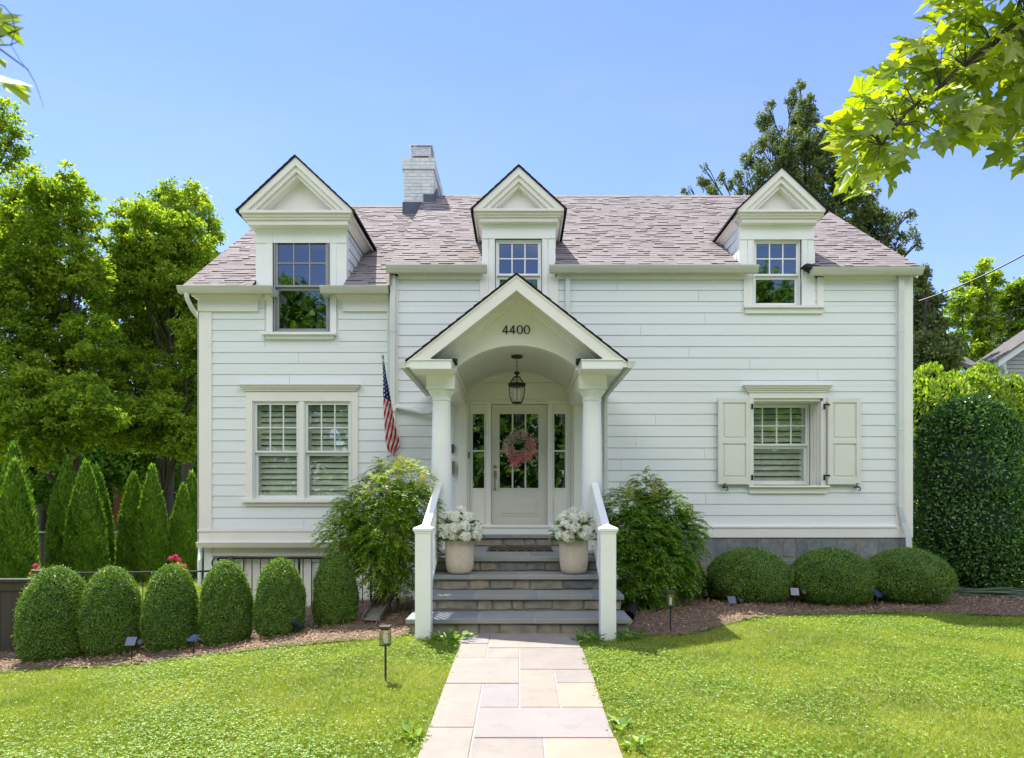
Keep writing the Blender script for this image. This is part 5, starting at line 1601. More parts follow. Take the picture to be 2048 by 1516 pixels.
for k, (px, pb, pt_, rpx, z, lab) in enumerate(glo):
    X, Y, _ = P(px, pb, z); g_ = float(ground(X, Y)); zt = P(px, pt_, z)[2]; s = z/F
    v, f, mi = clipped('b', rpx*s, rpx*s*.92, zt-g_, GLOBE, 46000)
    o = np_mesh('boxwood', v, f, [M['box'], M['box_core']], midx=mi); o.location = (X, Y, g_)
    tag(o, lab, 'shrub', 'round boxwoods by the stone base')

# ------------------------------------------------------------------ nandinas: canes with feathery leaf sprays
def nandina(name, base, blobs, nspray, lab, flowers, canes=9):
    o = np.array(base); o[2] = float(ground(o[0], o[1]))
    root = empty(name, tuple(o)); tag(root, lab, 'shrub', 'leafy shrubs beside the front steps')
    B = np.array(blobs)                                  # x,y,z,r world
    wgt = B[:, 3]**2; pick = rng.choice(len(B), nspray, p=wgt/wgt.sum())
    d = rnd_dir(nspray); rad = B[pick, 3]*rng.uniform(.45, 1.0, nspray)**.5
    st = B[pick, :3] + d*rad[:, None]*np.array([1, .8, .95])
    out = unit(d*np.array([1, 1, .4]) + np.array([0, 0, .25]) + rnd_dir(nspray)*.35)
    gs = []; new = []
    L_ = rng.uniform(.14, .26, nspray)
    K_ = 9
    for k in range(K_):
        t = (k+.5)/K_
        p = st + out*(L_*t)[:, None] + np.array([0, 0, -1])*(L_*.55*t*t)[:, None]
        for s in (-1, 1):
            sd2 = unit(np.cross(out, np.array([[0, 0, 1.]])))
            ax = out*.7 + sd2*s*.9 + np.array([0, 0, -.15-.5*t]) + rnd_dir(nspray)*.25
            gs.append(leaf_geo(p, ax, np.array([[0, 0, 1.]])+rnd_dir(nspray)*.4, rng.uniform(.04, .065, nspray), rng.uniform(.015, .024, nspray), .15))
    v, f = merge_geo(*gs)
    # sprays near the top are new growth, extra yellow there painting in sunlight
    c = v.reshape(-1, 4, 3).mean(1)
    top = B[:, 2].max()
    mi = ((c[:, 2] > top - .22 + rng.normal(size=len(c))*.14) & (rng.random(len(c)) < .45)).astype(int)
    np_mesh('foliage', v - o, f, [M['nandina'] if canes < 12 else M['nandina_lit'], M['nandina_new']], root, midx=mi)
    mb = MB()
    for k in range(canes):
        b = B[random.randrange(len(B))]; q = o + np.array([random.uniform(-.22, .22), random.uniform(-.15, .15), 0])
        mid = (q + b[:3])/2 + np.array([random.uniform(-.06, .06), 0, .05])
        mb.tube([tuple(q-o), tuple(mid-o), tuple(b[:3]-o)], [.013, .010, .006], 6)
    mb.build('cane', M['cane'], root, smooth=True)
    gs = []
    for (fx, fy, fz, fr) in flowers:
        n = 420; t = rng.random(n); a = rng.uniform(0, 6.28, n); r_ = fr*(1-.6*t)*np.sqrt(rng.random(n))
        dirn = np.array([rng.normal()*.3, -.3, 1])
        p = np.array([fx, fy, fz]) + np.column_stack([np.cos(a)*r_, np.sin(a)*r_, t*fr*2]) 
        gs.append(leaf_geo(p, rnd_dir(n), rnd_dir(n), .016, .011, .2))
    if gs:
        v, f = merge_geo(*gs); np_mesh('flower_panicle', v - o, f, M['nandina_new'], root)
def pb(px, py, rpx, z): return (*P(px, py, z), rpx*z/F)
nandina('nandina', P(765, 1240, 8.85), [pb(805, 965, 42, 8.95), pb(760, 1000, 50, 8.75), pb(825, 1010, 38, 8.75), pb(715, 1030, 38, 8.75), pb(685, 1060, 30, 8.65), pb(770, 1060, 58, 8.65), pb(820, 1080, 42, 8.75), pb(765, 1120, 45, 8.75), pb(800, 1150, 38, 8.85), pb(735, 1085, 34, 8.85), pb(668, 1085, 16, 8.55), pb(770, 935, 14, 9.05)],
        2600, 'tall feathery shrub with pale flower sprays left of the front steps', [(*P(800, 950, 8.75), .12), (*P(740, 1000, 8.55), .10), (*P(822, 1015, 8.85), .12), (*P(770, 985, 8.55), .09), (*P(845, 975, 8.65), .08)], canes=14)
nandina('nandina', P(1300, 1215, 9.2), [pb(1295, 985, 26, 9.4), pb(1255, 1020, 42, 9.2), pb(1320, 1030, 48, 9.3), pb(1280, 1065, 55, 9.1), pb(1355, 1070, 40, 9.3), pb(1255, 1110, 42, 9.1), pb(1320, 1115, 50, 9.1), pb(1275, 1155, 42, 9.1), pb(1345, 1140, 36, 9.3), pb(1300, 1190, 36, 9.2), pb(1375, 1050, 22, 9.4), pb(1285, 958, 12, 9.5), pb(1265, 1195, 26, 9.1)],
        3600, 'dark green feathery shrub with yellowing tips right of the front steps', [(*P(1258, 1000, 9.0), .10), (*P(1310, 1000, 9.1), .08), (*P(1380, 1035, 9.2), .09), (*P(1340, 1075, 8.95), .05)])

# ------------------------------------------------------------------ arborvitaes
def arborvitae(px, pb_, pt_, rpx, z, lab, n=20000):
    X, Y, _ = P(px, pb_, z); g_ = float(terrain(X, Y)); H_ = P(px, pt_, z)[2]-g_; r = rpx*z/F*.86
    t = 1-np.sqrt(rng.random(n)*.985); a = rng.uniform(0, 2*np.pi, n)
    pr = np.interp(t, [0, .12, .35, .6, .8, .93, 1], [.8, .97, .95, .70, .38, .15, .02])
    rad = r*pr*(1+.07*np.sin(a*4+t*9)+.05*np.sin(a*9+t*31))*rng.uniform(.8, 1.0, n)
    p = np.column_stack([rad*np.cos(a), rad*np.sin(a), t*H_*.98])
    o_ = np.column_stack([np.cos(a), np.sin(a), 0*a])
    ax = o_*.35 + np.array([0, 0, 1.]) + rnd_dir(n)*.45
    v, f = leaf_geo(p, ax, o_+rnd_dir(n)*.6, rng.uniform(.07, .15, n), rng.uniform(.03, .055, n), .15)
    root = empty('arborvitae', (X, Y, g_)); tag(root, lab, 'conifer', 'cone shaped conifers along the back fence')
    np_mesh('foliage', v, f, M['arb'], root)
    mb = MB(); mb.tube([(0, 0, -.1), (0, 0, H_*.9)], [.07, .02], 8); 
    mb.lathe([(r*.62, .05), (r*.72, H_*.25), (r*.56, H_*.5), (r*.32, H_*.72), (.03, H_*.9)], n=14)
    mb.build('trunk', M['box_core'], root)
for a in [(30, 1153, 912, 45, 15.0, 'wide cone conifer at the left edge, the frontmost'), (28, 1150, 877, 46, 16.0, 'tallest cone conifer behind the leftmost one'), 
          (135, 1148, 908, 42, 18.0, 'cone conifer on the left of the middle clump'), (172, 1150, 915, 43, 17.0, 'cone conifer at the front of the middle clump'), (192, 1148, 925, 37, 18.5, 'cone conifer on the right of the middle clump'),
          (266, 1146, 940, 33, 18.0, 'cone conifer on the left of the pair near the brick house'), (304, 1148, 925, 35, 17.8, 'cone conifer on the right of the pair near the brick house'),
          (366, 1146, 965, 31, 18.2, 'short cone conifer left of the house corner'), (384, 1146, 940, 30, 18.6, 'cone conifer closest to the house corner')]:
    arborvitae(*a)

# ------------------------------------------------------------------ trees
def tree(name, lab, cat, group, z, trunk_px, blobs, leafmat, nleaf, leaf=(.11, .2), sub=.42, zdepth=2.0, flat=.6, trunk_r=.3, base_z=-.8, upright=.0, limbs=True, jit=None, droop=0):
    X, Y, _ = P(trunk_px, 1100, z)
    root = empty(name, (X, Y, base_z)); tag(root, lab, cat, group); o = np.array([X, Y, base_z])
    B = []
    for b in blobs:
        px, py, rp = b[:3]; dz = b[3] if len(b) > 3 else random.uniform(-zdepth, zdepth)
        zz = z + dz; B.append((*P(px, py, zz), rp*zz/F))
    lob = []
    for b in B:
        if b[3] > 1.0:
            for _ in range(9):
                dv = rnd_dir(1)[0]*np.array([1, 1, .8])*random.uniform(.8, 1.05); lob.append((b[0]+dv[0]*b[3], b[1]+dv[1]*b[3], b[2]+dv[2]*b[3], b[3]*random.uniform(.18, .42)))
    nb0 = len(B); B = [(b[0], b[1], b[2], b[3]*(.85 if b[3] > 1 else 1)) for b in B] + lob
    B = np.array(B)
    # clumps of leaves inside the blobs
    vol = B[:, 3]**2.3; nc = int(nleaf/46); pk = rng.choice(len(B), nc, p=vol/vol.sum())
    d = rnd_dir(nc); u = rng.random(nc)**.45
    cc = B[pk, :3] + d*(B[pk, 3]*u)[:, None]
    cs = rng.uniform(.45, 1.15, nc)*sub*np.clip(B[pk, 3]/1.6, .55, 1.15)
    per = 46; idc = np.repeat(np.arange(nc), per); n = len(idc)
    q = rnd_dir(n)*(rng.random(n)**.5)[:, None]*np.array([1, 1, flat])
    p = cc[idc] + q*cs[idc][:, None]
    if droop: p[:, 2] -= droop*rng.random(n)*cs[idc]
    ax = q*np.array([1, 1, .3]) + rnd_dir(n)*.7 + np.array([0, 0, upright])
    nr = rnd_dir(n)*.75 + np.array([0, 0, 1.])
    l = rng.uniform(*leaf, n)
    v, f = leaf_geo(p, ax, nr, l, l*rng.uniform(.45, .75, n), .2)
    np_mesh('crown', v - o, f, M[leafmat], root)
    mb = MB()
    top = B[:, 2].max(); tz = top - base_z
    tp = []
    for k in range(9):
        t = k/8; tp.append((.25*math.sin(t*3+X), .2*math.sin(t*4), t*tz*.86))
    mb.tube(tp, [trunk_r*(1.25 if k == 0 else 1)*(1-.86*k/8)+.02 for k in range(9)], 10)
    if limbs:
        for i, b in enumerate(B[:nb0]):
            e = b[:3]-o; s_t = max(.18, min(.8, (e[2]/tz)*.72 - .08*np.hypot(e[0], e[1])/5)); k = s_t*8; k0 = int(k)
            s0 = np.array(tp[k0])*(1-(k-k0)) + np.array(tp[min(8, k0+1)])*(k-k0)
            m1 = s0*.6 + e*.4 + np.array([random.uniform(-.3, .3), random.uniform(-.3, .3), .25]); m2 = s0*.25+e*.75+np.array([random.uniform(-.3, .3), random.uniform(-.3, .3), .2])
            r0 = trunk_r*.34*(1-s_t*.6)
            mb.tube([tuple(s0), tuple(m1), tuple(m2), tuple(e)], [r0, r0*.7, r0*.42, r0*.15], 6)
            for _ in range(4):
                dv = np.array(rnd_dir(1)[0])*b[3]*.85; st = m2*.5+e*.5
                mb.tube([tuple(st), tuple(st*.4+(e+dv)*.6+np.array([0, 0, .1])), tuple(e+dv)], [r0*.25, r0*.16, .01], 5)
    mb.build('trunk', M['bark'], root, smooth=True)
    return root
tree('oak_tree', 'broad green tree rising out of the left edge of the picture', 'tree', 'broadleaf trees left of the house', 24, 150,
     [(60, 400, 75), (140, 400, 60), (10, 480, 95), (100, 490, 90), (170, 460, 45), (40, 580, 95), (140, 580, 80), (0, 680, 100), (100, 690, 90), (-90, 450, 100), (-60, 600, 100), (180, 540, 45), (60, 790, 90), (160, 780, 80), (-30, 850, 80), (110, 870, 70, -2), (30, 890, 70, -2), (190, 680, 60), (60, 810, 85, -2.2), (170, 810, 75, -2.2)],
     'oak', 150000, leaf=(.10, .17), zdepth=1.6, sub=.42)
tree('oak_tree', 'bright green tree with visible forked limbs next to the left roof edge', 'tree', 'broadleaf trees left of the house', 27, 335,
     [(270, 430, 42), (330, 470, 62), (250, 500, 55), (390, 510, 50), (300, 560, 70), (390, 590, 60), (230, 600, 60), (330, 650, 75), (250, 700, 65), (400, 690, 60), (310, 760, 75), (390, 800, 60), (220, 800, 60), (460, 640, 55), (270, 850, 65, -2.2), (370, 870, 60, -2.2), (320, 840, 60, -2.4), (430, 720, 60), (430, 850, 50, -2)],
     'oak', 150000, leaf=(.10, .17), zdepth=1.6, sub=.42, trunk_r=.34)
tree('oak_tree', 'farther tree whose light top shows above the forked tree beside the roof', 'tree', 'broadleaf trees left of the house', 33, 375,
     [(345, 385, 22), (320, 400, 26), (385, 400, 34), (410, 440, 34), (350, 430, 40), (420, 500, 30), (300, 420, 24), (430, 475, 18), (400, 560, 60), (330, 560, 80)],
     'oak', 44000, leaf=(.11, .18), zdepth=1.0, sub=.55, flat=.8)
tree('oak_tree', 'tree top with thin drooping twigs at the upper left edge of the picture', 'tree', 'broadleaf trees left of the house', 21, -120,
     [(10, 215, 26), (30, 265, 30), (0, 300, 34), (40, 300, 18), (-60, 250, 60), (-80, 350, 80), (-10, 240, 30), (-100, 450, 90)],
     'oak', 15000, leaf=(.09, .16), zdepth=.5, sub=.4, flat=.8)
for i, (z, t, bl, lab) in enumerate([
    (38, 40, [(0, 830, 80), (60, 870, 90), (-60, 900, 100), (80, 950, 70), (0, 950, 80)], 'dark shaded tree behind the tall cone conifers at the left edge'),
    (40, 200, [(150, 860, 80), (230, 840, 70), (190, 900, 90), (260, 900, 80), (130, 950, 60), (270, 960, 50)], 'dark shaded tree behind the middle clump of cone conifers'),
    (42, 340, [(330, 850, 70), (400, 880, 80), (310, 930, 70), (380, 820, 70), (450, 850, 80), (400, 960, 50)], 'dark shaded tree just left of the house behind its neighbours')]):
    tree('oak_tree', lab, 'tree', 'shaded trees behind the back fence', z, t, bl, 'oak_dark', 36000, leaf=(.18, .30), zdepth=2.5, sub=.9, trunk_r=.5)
tree('cypress_tree', 'tall open conifer with two leaning tops rising behind the right dormer', 'conifer', None, 24, 1625,
     [(1598, 172, 14), (1585, 195, 18), (1610, 210, 22), (1600, 240, 28), (1625, 245, 20), (1535, 212, 11), (1530, 240, 18), (1545, 270, 24), (1520, 290, 20), (1600, 290, 42), (1640, 300, 38), (1560, 320, 36), (1500, 318, 18), (1488, 310, 9), (1675, 330, 34), (1520, 345, 26), (1610, 360, 50), (1480, 352, 14), (1460, 368, 12), (1440, 350, 8), (1408, 335, 8), (1405, 360, 14), (1375, 376, 10), (1425, 378, 14), (1490, 382, 22), (1560, 385, 40), (1680, 380, 45), (1720, 400, 34), (1655, 430, 45), (1710, 440, 36), (1750, 430, 28), (1740, 470, 30), (1790, 448, 20), (1822, 425, 9), (1775, 480, 24), (1815, 470, 16), (1835, 488, 9), (1700, 480, 30), (1800, 500, 10), (1770, 440, 12), (1665, 245, 12), (1690, 270, 16)],
     'cypress', 50000, leaf=(.06, .13), zdepth=.9, sub=.24, flat=1.2, trunk_r=.28, upright=-.2, droop=.6)
tree('cypress_tree', 'dark conifer standing right behind the right corner of the house', 'conifer', None, 21, 1860,
     [(1850, 545, 16), (1835, 560, 20), (1855, 600, 28), (1830, 640, 35), (1870, 650, 26), (1850, 700, 40), (1890, 720, 30), (1835, 760, 40), (1900, 690, 22)],
     'cypress', 22000, leaf=(.07, .15), zdepth=.8, sub=.34, flat=1.1, droop=.6)
tree('oak_tree', 'airy bright green tree behind the wires at the right edge', 'tree', None, 26, 1965,
     [(1965, 535, 16), (1950, 560, 22), (1990, 555, 20), (1925, 600, 30), (1970, 600, 34), (2015, 600, 30), (1905, 640, 30), (1955, 650, 36), (2010, 650, 36), (2050, 590, 30), (1910, 690, 32), (1965, 700, 30), (2060, 640, 40), (2040, 575, 14)],
     'oak', 22000, leaf=(.10, .18), zdepth=1.2, sub=.40, flat=.7, trunk_r=.2)
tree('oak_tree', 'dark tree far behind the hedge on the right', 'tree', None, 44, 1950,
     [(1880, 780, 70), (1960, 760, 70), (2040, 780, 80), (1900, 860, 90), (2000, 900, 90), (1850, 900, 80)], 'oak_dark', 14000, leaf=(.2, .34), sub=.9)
# woods closing the view far behind
n = 26000
x = rng.uniform(-75, 75, n); y = rng.uniform(48, 62, n); hgt = 7 + 2*np.sin(x*.23) + 1.2*np.sin(x*.61+1); z = rng.random(n)**.7*hgt-1
v, f = leaf_geo(np.column_stack([x, y, z]), rnd_dir(n), rnd_dir(n)*.6+np.array([0, -.3, 1.]), rng.uniform(.8, 1.6, n), rng.uniform(.5, 1.0, n), .2)
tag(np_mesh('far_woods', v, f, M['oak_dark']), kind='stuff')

# ------------------------------------------------------------------ holly and bright hedge on the right
def mass(name, lab, cat, blobs, mat, n, leaf, core=.78, group=None, trunk=None, up=.3, base=None):
    B = np.array(blobs); o = np.array([B[:, 0].mean(), B[:, 1].mean(), float(ground(B[:, 0].mean(), B[:, 1].mean()))])
    root = empty(name, tuple(o)); tag(root, lab, cat, group)
    wgt = B[:, 3]**2; pk = rng.choice(len(B), n, p=wgt/wgt.sum()); d = rnd_dir(n)
    p = B[pk, :3] + d*(B[pk, 3]*rng.uniform(.82, 1.04, n))[:, None]
    k = np.ones(n, bool)
    for b in B: k &= ~(np.linalg.norm(p-b[:3], axis=1) < b[3]*.78)
    k &= p[:, 2] > o[2]+.02
    p, d = p[k], d[k]; m = len(p)
    v, f = leaf_geo(p, d*.35 + rnd_dir(m)*.8 + np.array([0, 0, up]), d*.6+rnd_dir(m)*.6+np.array([0, 0, .4]), rng.uniform(*leaf, m), rng.uniform(leaf[0]*.5, leaf[1]*.55, m), .25)
    np_mesh('foliage', v-o, f, M[mat], root)
    mb = MB()
    for b in B:
        r = b[3]*core
        mb.lathe([(r*math.cos(a), r*math.sin(a)) for a in [(-.5+i/8)*math.pi*.98 for i in range(9)]], b[0]-o[0], b[1]-o[1], 12, b[2]-o[2])
    if trunk is not None: mb.tube([(trunk[0]-o[0], trunk[1]-o[1], -.1), (0, 0, 1.2)], [.09, .07], 8)
    mb.build('trunk', M['box_core'], root)
mass('holly_bush', 'large dark glossy holly right of the house, rounded top', 'shrub',
     [pb(1930, 862, 62, 11.9), pb(1938, 905, 80, 12.0), pb(1930, 960, 94, 11.8), pb(1965, 1000, 90, 12.0), pb(1935, 1050, 98, 11.7), pb(1990, 1060, 92, 11.9), pb(1950, 1110, 85, 11.7), pb(2010, 1110, 75, 11.8)] + [pb(1938+88*math.cos(a)*random.uniform(.8, 1.05), 900-88*math.sin(a)*random.uniform(.8, 1.05), random.uniform(16, 30), 11.8) for a in [.2*i for i in range(16)]],
     'holly', 42000, (.05, .085), trunk=P(1925, 1190, 11.7))
mass('hedge', 'sunlit yellow green hedge behind the dark holly', 'hedge',
     [pb(1830, 830, 70, 15.5), pb(1880, 815, 60, 15.5), pb(1950, 810, 60, 15.8), pb(2020, 850, 65, 15.8), pb(2080, 880, 75, 15.8), pb(1830, 930, 80, 15.4), pb(1900, 920, 90, 16), pb(2080, 950, 90, 15.8), pb(1820, 1040, 80, 15.2), pb(2000, 930, 90, 16.2), pb(2100, 1050, 80, 15.8)] + [pb(1828+13*i+random.uniform(-6, 6), 775+(32 if i > 10 else 0)+random.uniform(-22, 18)-(18 if i in (2, 3, 15, 16) else 0), random.uniform(14, 30), 15.3+random.random()) for i in range(19)],
     'lime', 56000, (.07, .13), up=.9, core=.5)
for nm_, px, py in (('left of the path conifers', 80, 1128), ('by the conifer nearest the house', 352, 1118)):
    c = P(px, py+8, 14.6); o = np.array([c[0], c[1], float(terrain(c[0], c[1]))]); H_ = c[2]-o[2]
    root = empty('rose_bush', tuple(o)); tag(root, 'pink rose bush blooming ' + ('at the foot of the leftmost cone conifers' if px < 100 else 'by the cone conifers nearest the house'), 'rose bush', 'pink roses in the back yard')
    n = 900; p = rnd_dir(n)*(rng.random(n)**.4)[:, None]*.26 + np.array([0, 0, H_-.25])
    v, f = leaf_geo(p, rnd_dir(n), rnd_dir(n), rng.uniform(.04, .07, n), .035, .2); np_mesh('foliage', v, f, M['lime'], root)
    n = 500; q = rnd_dir(9)*.17+np.array([0, 0, H_-.03]); p = q[rng.integers(0, 9, n)] + rnd_dir(n)*.03
    v, f = leaf_geo(p, rnd_dir(n), rnd_dir(n), .035, .03, .2); np_mesh('flowers', v, f, M['petal_rose'], root)
    mb = MB()
    for k in range(5): mb.tube([(0, 0, 0), (.2*math.cos(k*1.3), .2*math.sin(k*1.3), H_-.1)], .01, 5)
    mb.build('stems', M['cane'], root)

# ------------------------------------------------------------------ iron railings and fences
def iron_rail(px0, px1, pytop, zA, zB, H_, lab, scroll=False, n=None, post=(0, 1), gapped=.125):
    A = Vector(P(px0, pytop, zA)); B_ = Vector(P(px1, pytop, zB)); B_.z = A.z
    r = empty('iron_railing', (A.x, A.y, A.z-H_)); tag(r, lab, 'railing', 'black iron railings left of the house')
    d = B_-A; L_ = d.length; u = d.normalized()
    def at(t, h): q = u*t; return (q.x, q.y, h)
    mb = MB(); mb.tube([at(0, H_), at(L_, H_)], .016, 4); mb.build('top_rail', M['iron'], r)
    mb = MB(); mb.tube([at(0, .07), at(L_, .07)], .012, 4); mb.build('bottom_rail', M['iron'], r)
    k = int(L_/gapped)
    for i in range(1, k):
        mb = MB(); mb.tube([at(L_*i/k, .07), at(L_*i/k, H_)], .0075, 4); mb.build('baluster', M['iron'], r)
    for t in post:
        mb = MB(); mb.tube([at(L_*t, -.25), at(L_*t, H_)], .018, 4); mb.build('post', M['iron'], r)
    if scroll:
        ps = []
        for i in range(26):
            a = math.pi/2 + i/25*3.6; rr = .09*(1-.55*i/25); ps.append((-.0+rr*math.cos(a)-.02, 0, H_-.09+rr*math.sin(a)))
        mb = MB(); mb.tube(ps, .011, 6); mb.tube([(0, 0, H_-.0), (0, 0, H_-.2)], .02, 4); mb.build('scroll', M['iron'], r, smooth=True)
iron_rail(436, 742, 1116, 10.2, 10.2, .86, 'upper black iron railing with a scroll end before the basement wall', True, post=(0, .53, 1))
iron_rail(130, 437, 1146, 10.6, 10.9, .86, 'lower black iron railing running from the black fence to the house')
mb = MB(); mb.box(-5.2, -2.0, -.98, -.78, -1.4, -.30); tag(mb.build('areaway_curb', M['concrete'], bevel=.01), 'low concrete curb under the scrolled iron railing', 'curb')
# near fence at the left edge
fz = 8.35
c0 = P(-90, 1160, fz); c1 = P(78, 1160, fz); g_ = P(0, 1318, fz)[2]-.05
fo = empty('board_fence', ((c0[0]+c1[0])/2, c0[1], g_)); tag(fo, 'black stained board fence at the lower left edge', 'fence')
def frel(mb): mb.v = [(a-fo.location.x, b-fo.location.y, c-fo.location.z) for a, b, c in mb.v]; return mb
mb = MB(); x = c0[0]
while x < c1[0]:
    mb.box(x, min(x+.135, c1[0]), c0[1], c0[1]+.02, g_+.02, c0[2]-.06); x += .14
frel(mb).build('boards', M['wood_dark'], fo)
mb = MB(); mb.box(c0[0], c1[0], c0[1]-.05, c0[1]+.07, c0[2]-.02, c0[2]+.015); mb.box(c0[0], c1[0], c0[1]-.022, c0[1]-.001, c0[2]-.13, c0[2]-.021); frel(mb).build('cap_rail', M['wood_dark'], fo, bevel=.004)
mb = MB(); mb.box(c0[0], c1[0], c0[1]-.03, c0[1]-.001, g_+.02, g_+.12); frel(mb).build('bottom_rail', M['wood_dark'], fo, bevel=.004)
pc = P(98, 1140, fz+.1)
mb = MB(); mb.box(c1[0], c1[0]+.14, c0[1]-.05, c0[1]+.09, g_, pc[2]-.02); mb.box(c1[0]-.03, c1[0]+.28, c0[1]-.09, c0[1]+.14, pc[2]-.02, pc[2]+.012); frel(mb).build('post', M['wood_dark'], fo, bevel=.004)
# back fence
a, b = P(-60, 1066, 22.5), P(520, 1066, 22.5)
fo = empty('board_fence', ((a[0]+b[0])/2, a[1], -1)); tag(fo, 'low dark board fence behind the cone conifers', 'fence')
mb = MB(); x = a[0]
while x < b[0]:
    mb.box(x, x+.14, a[1], a[1]+.025, -1.1, a[2]); x += .15
frel(mb).build('boards', M['wood_dark'], fo)
mb = MB(); mb.box(a[0], b[0], a[1]-.08, a[1]+.08, a[2]+.001, a[2]+.05); frel(mb).build('cap_rail', M['greyframe'], fo)

# ------------------------------------------------------------------ neighbouring houses
def boxhouse(name, lab, x0, x1, y0, y1, zb, ze_, zr, wallmat, roofmat, wins, axis='x'):
    h = empty(name, ((x0+x1)/2, (y0+y1)/2, zb)); tag(h, lab, 'house'); L0 = h.location
    def rl(mb): mb.v = [(a-L0.x, b-L0.y, c-L0.z) for a, b, c in mb.v]; return mb
    mb = MB(); mb.box(x0, x1, y0, y1, zb, ze_); rl(mb).build('wall', wallmat, h)
    mb = MB(); ym = (y0+y1)/2
    for s in (1, -1):
        ya = y0-.4 if s == 1 else y1+.4
        mb.prism([(ya, ze_-.05), (ym, zr), (ym, zr+.18), (ya, ze_+.1)], 'x', x0-.3, x1+.3)
    mb.prism([(y0, ze_+.001), (ym, zr-.05), (y1, ze_+.001)], 'x', x0+.05, x1-.05)
    rl(mb).build('roof', roofmat, h)
    for (a, b, c, d) in wins:
        mb = MB(); mb.box(a-.08, b+.08, y0-.06, y0-.001, c-.08, d+.08)
        f_ = rl(mb).build('window', M['rail'], h)
        mb = MB(); mb.box(a, b, y0-.075, y0-.061, c, (c+d)/2-.03); mb.box(a, b, y0-.075, y0-.061, (c+d)/2+.03, d); rl(mb).build('pane', M['winpane'], f_)
M['winpane'] = surf('far_window', (.05, .06, .07), rough=.1)
M['farbrick'] = surf('far_brick', (.30, .115, .075), (.24, .09, .06), scale=4, rough=.9)
M['farwhite'] = surf('far_white_wall', (.62, .66, .72), scale=2, rough=.7)
boxhouse('brick_house', 'red brick house glimpsed between the cone conifers and the house', -31, -21.5, 33.5, 42, -1.2, 3.6, 6.5, M['farbrick'], M['shingle'], [(-24.2, -23.4, .7, 1.9), (-22.8, -22.2, .7, 1.9), (-29, -28, .7, 1.9)])
boxhouse('neighbour_house', 'pale house glimpsed between the leftmost cone conifers', -41, -31.5, 32, 41, -1.2, 3.2, 6, M['farwhite'], M['shingle_dark'], [(-33.3, -32.4, -.1, .9), (-35.5, -34.6, -.1, .9), (-38, -37.2, -.1, .9)])
# grey gabled neighbour on the right
nh = empty('neighbour_house', (17.5, 12, 0)); tag(nh, 'grey clapboard house with a white trimmed gable at the right edge', 'house')
def rl(mb): mb.v = [(a-17.5, b-12, c) for a, b, c in mb.v]; return mb
zN = 21.0; yN = zN+CAM_Y
A = P(1992, 712, zN); T = P(2110, 632, zN)
gx = A[0]+.12; mm = (T[2]-A[2])/(T[0]-A[0]); W_ = 3.6
mb = MB(); z = 0
while z < A[2]+mm*W_-.1:
    xa = gx + max(0, (z+.12-(A[2]-.1))/mm); xb = gx+2*W_ - max(0, (z+.12-(A[2]-.1))/mm)
    if xb > xa: mb.prism([(yN-.03, z), (yN+.05, z), (yN+.05, z+.125), (yN-.008, z+.125)], 'x', xa, xb)
    z += .128
mb.box(gx, gx+2*W_, yN+.05, yN+1.4, 0, A[2]-.1)
rl(mb).build('wall', surf('grey_clapboard', (.30, .31, .32), (.27, .28, .29), scale=2, rough=.7), nh)
mb = MB(); e = .25
mb.prism([(gx-e, A[2]-mm*e-.22), (gx-e, A[2]-mm*e), (gx+W_, A[2]+mm*W_), (gx+W_, A[2]+mm*W_-.22)], 'y', yN-.30, yN-.06)
mb.prism([(gx+2*W_+e, A[2]-mm*e-.22), (gx+2*W_+e, A[2]-mm*e), (gx+W_, A[2]+mm*W_), (gx+W_, A[2]+mm*W_-.22)], 'y', yN-.30, yN-.06)
mb.box(gx-.04, gx+.16, yN-.06, yN+.04, 0, A[2]-.2); mb.tube([(gx-.1, yN-.2, A[2]-.25), (gx+.1, yN-.12, A[2]-.5), (gx+.05, yN-.1, 0)], .06, 6)
rl(mb).build('rake_board', M['farwhite'], nh)
mb = MB()
for s in (0, 1):
    xe = gx-e-.05 if s == 0 else gx+2*W_+e+.05
    mb.prism([(xe, A[2]-mm*(e+.05)+.001), (xe, A[2]-mm*(e+.05)+.06), (gx+W_, A[2]+mm*W_+.06), (gx+W_, A[2]+mm*W_+.001)], 'y', yN-.36, yN+1.0)
B0, B1 = P(1934, 738, zN+.6), P(1990, 714, zN+1.6)
mb.add([B0, (gx, B0[1], B0[2]), (gx, B1[1], B1[2]), (B0[0]+.25, B1[1], B1[2])], [(0, 1, 2, 3)])
mb.add([(p[0], p[1], p[2]-.08) for p in [B0, (gx, B0[1], B0[2]), (gx, B1[1], B1[2]), (B0[0]+.25, B1[1], B1[2])]], [(3, 2, 1, 0)])
rl(mb).build('roof', M['roof_grey'], nh)
mb = MB(); mb.box(B0[0]+.2, gx, B0[1]+.15, B0[1]+4, 0, B0[2]+.0); mb.v = mb.v; rl(mb).build('wall', M['farwhite'], nh)
mb = MB(); mb.box(B0[0], gx, B0[1]-.06, B0[1], B0[2]-.18, B0[2]+.0); rl(mb).build('gutter', M['rail'], nh)
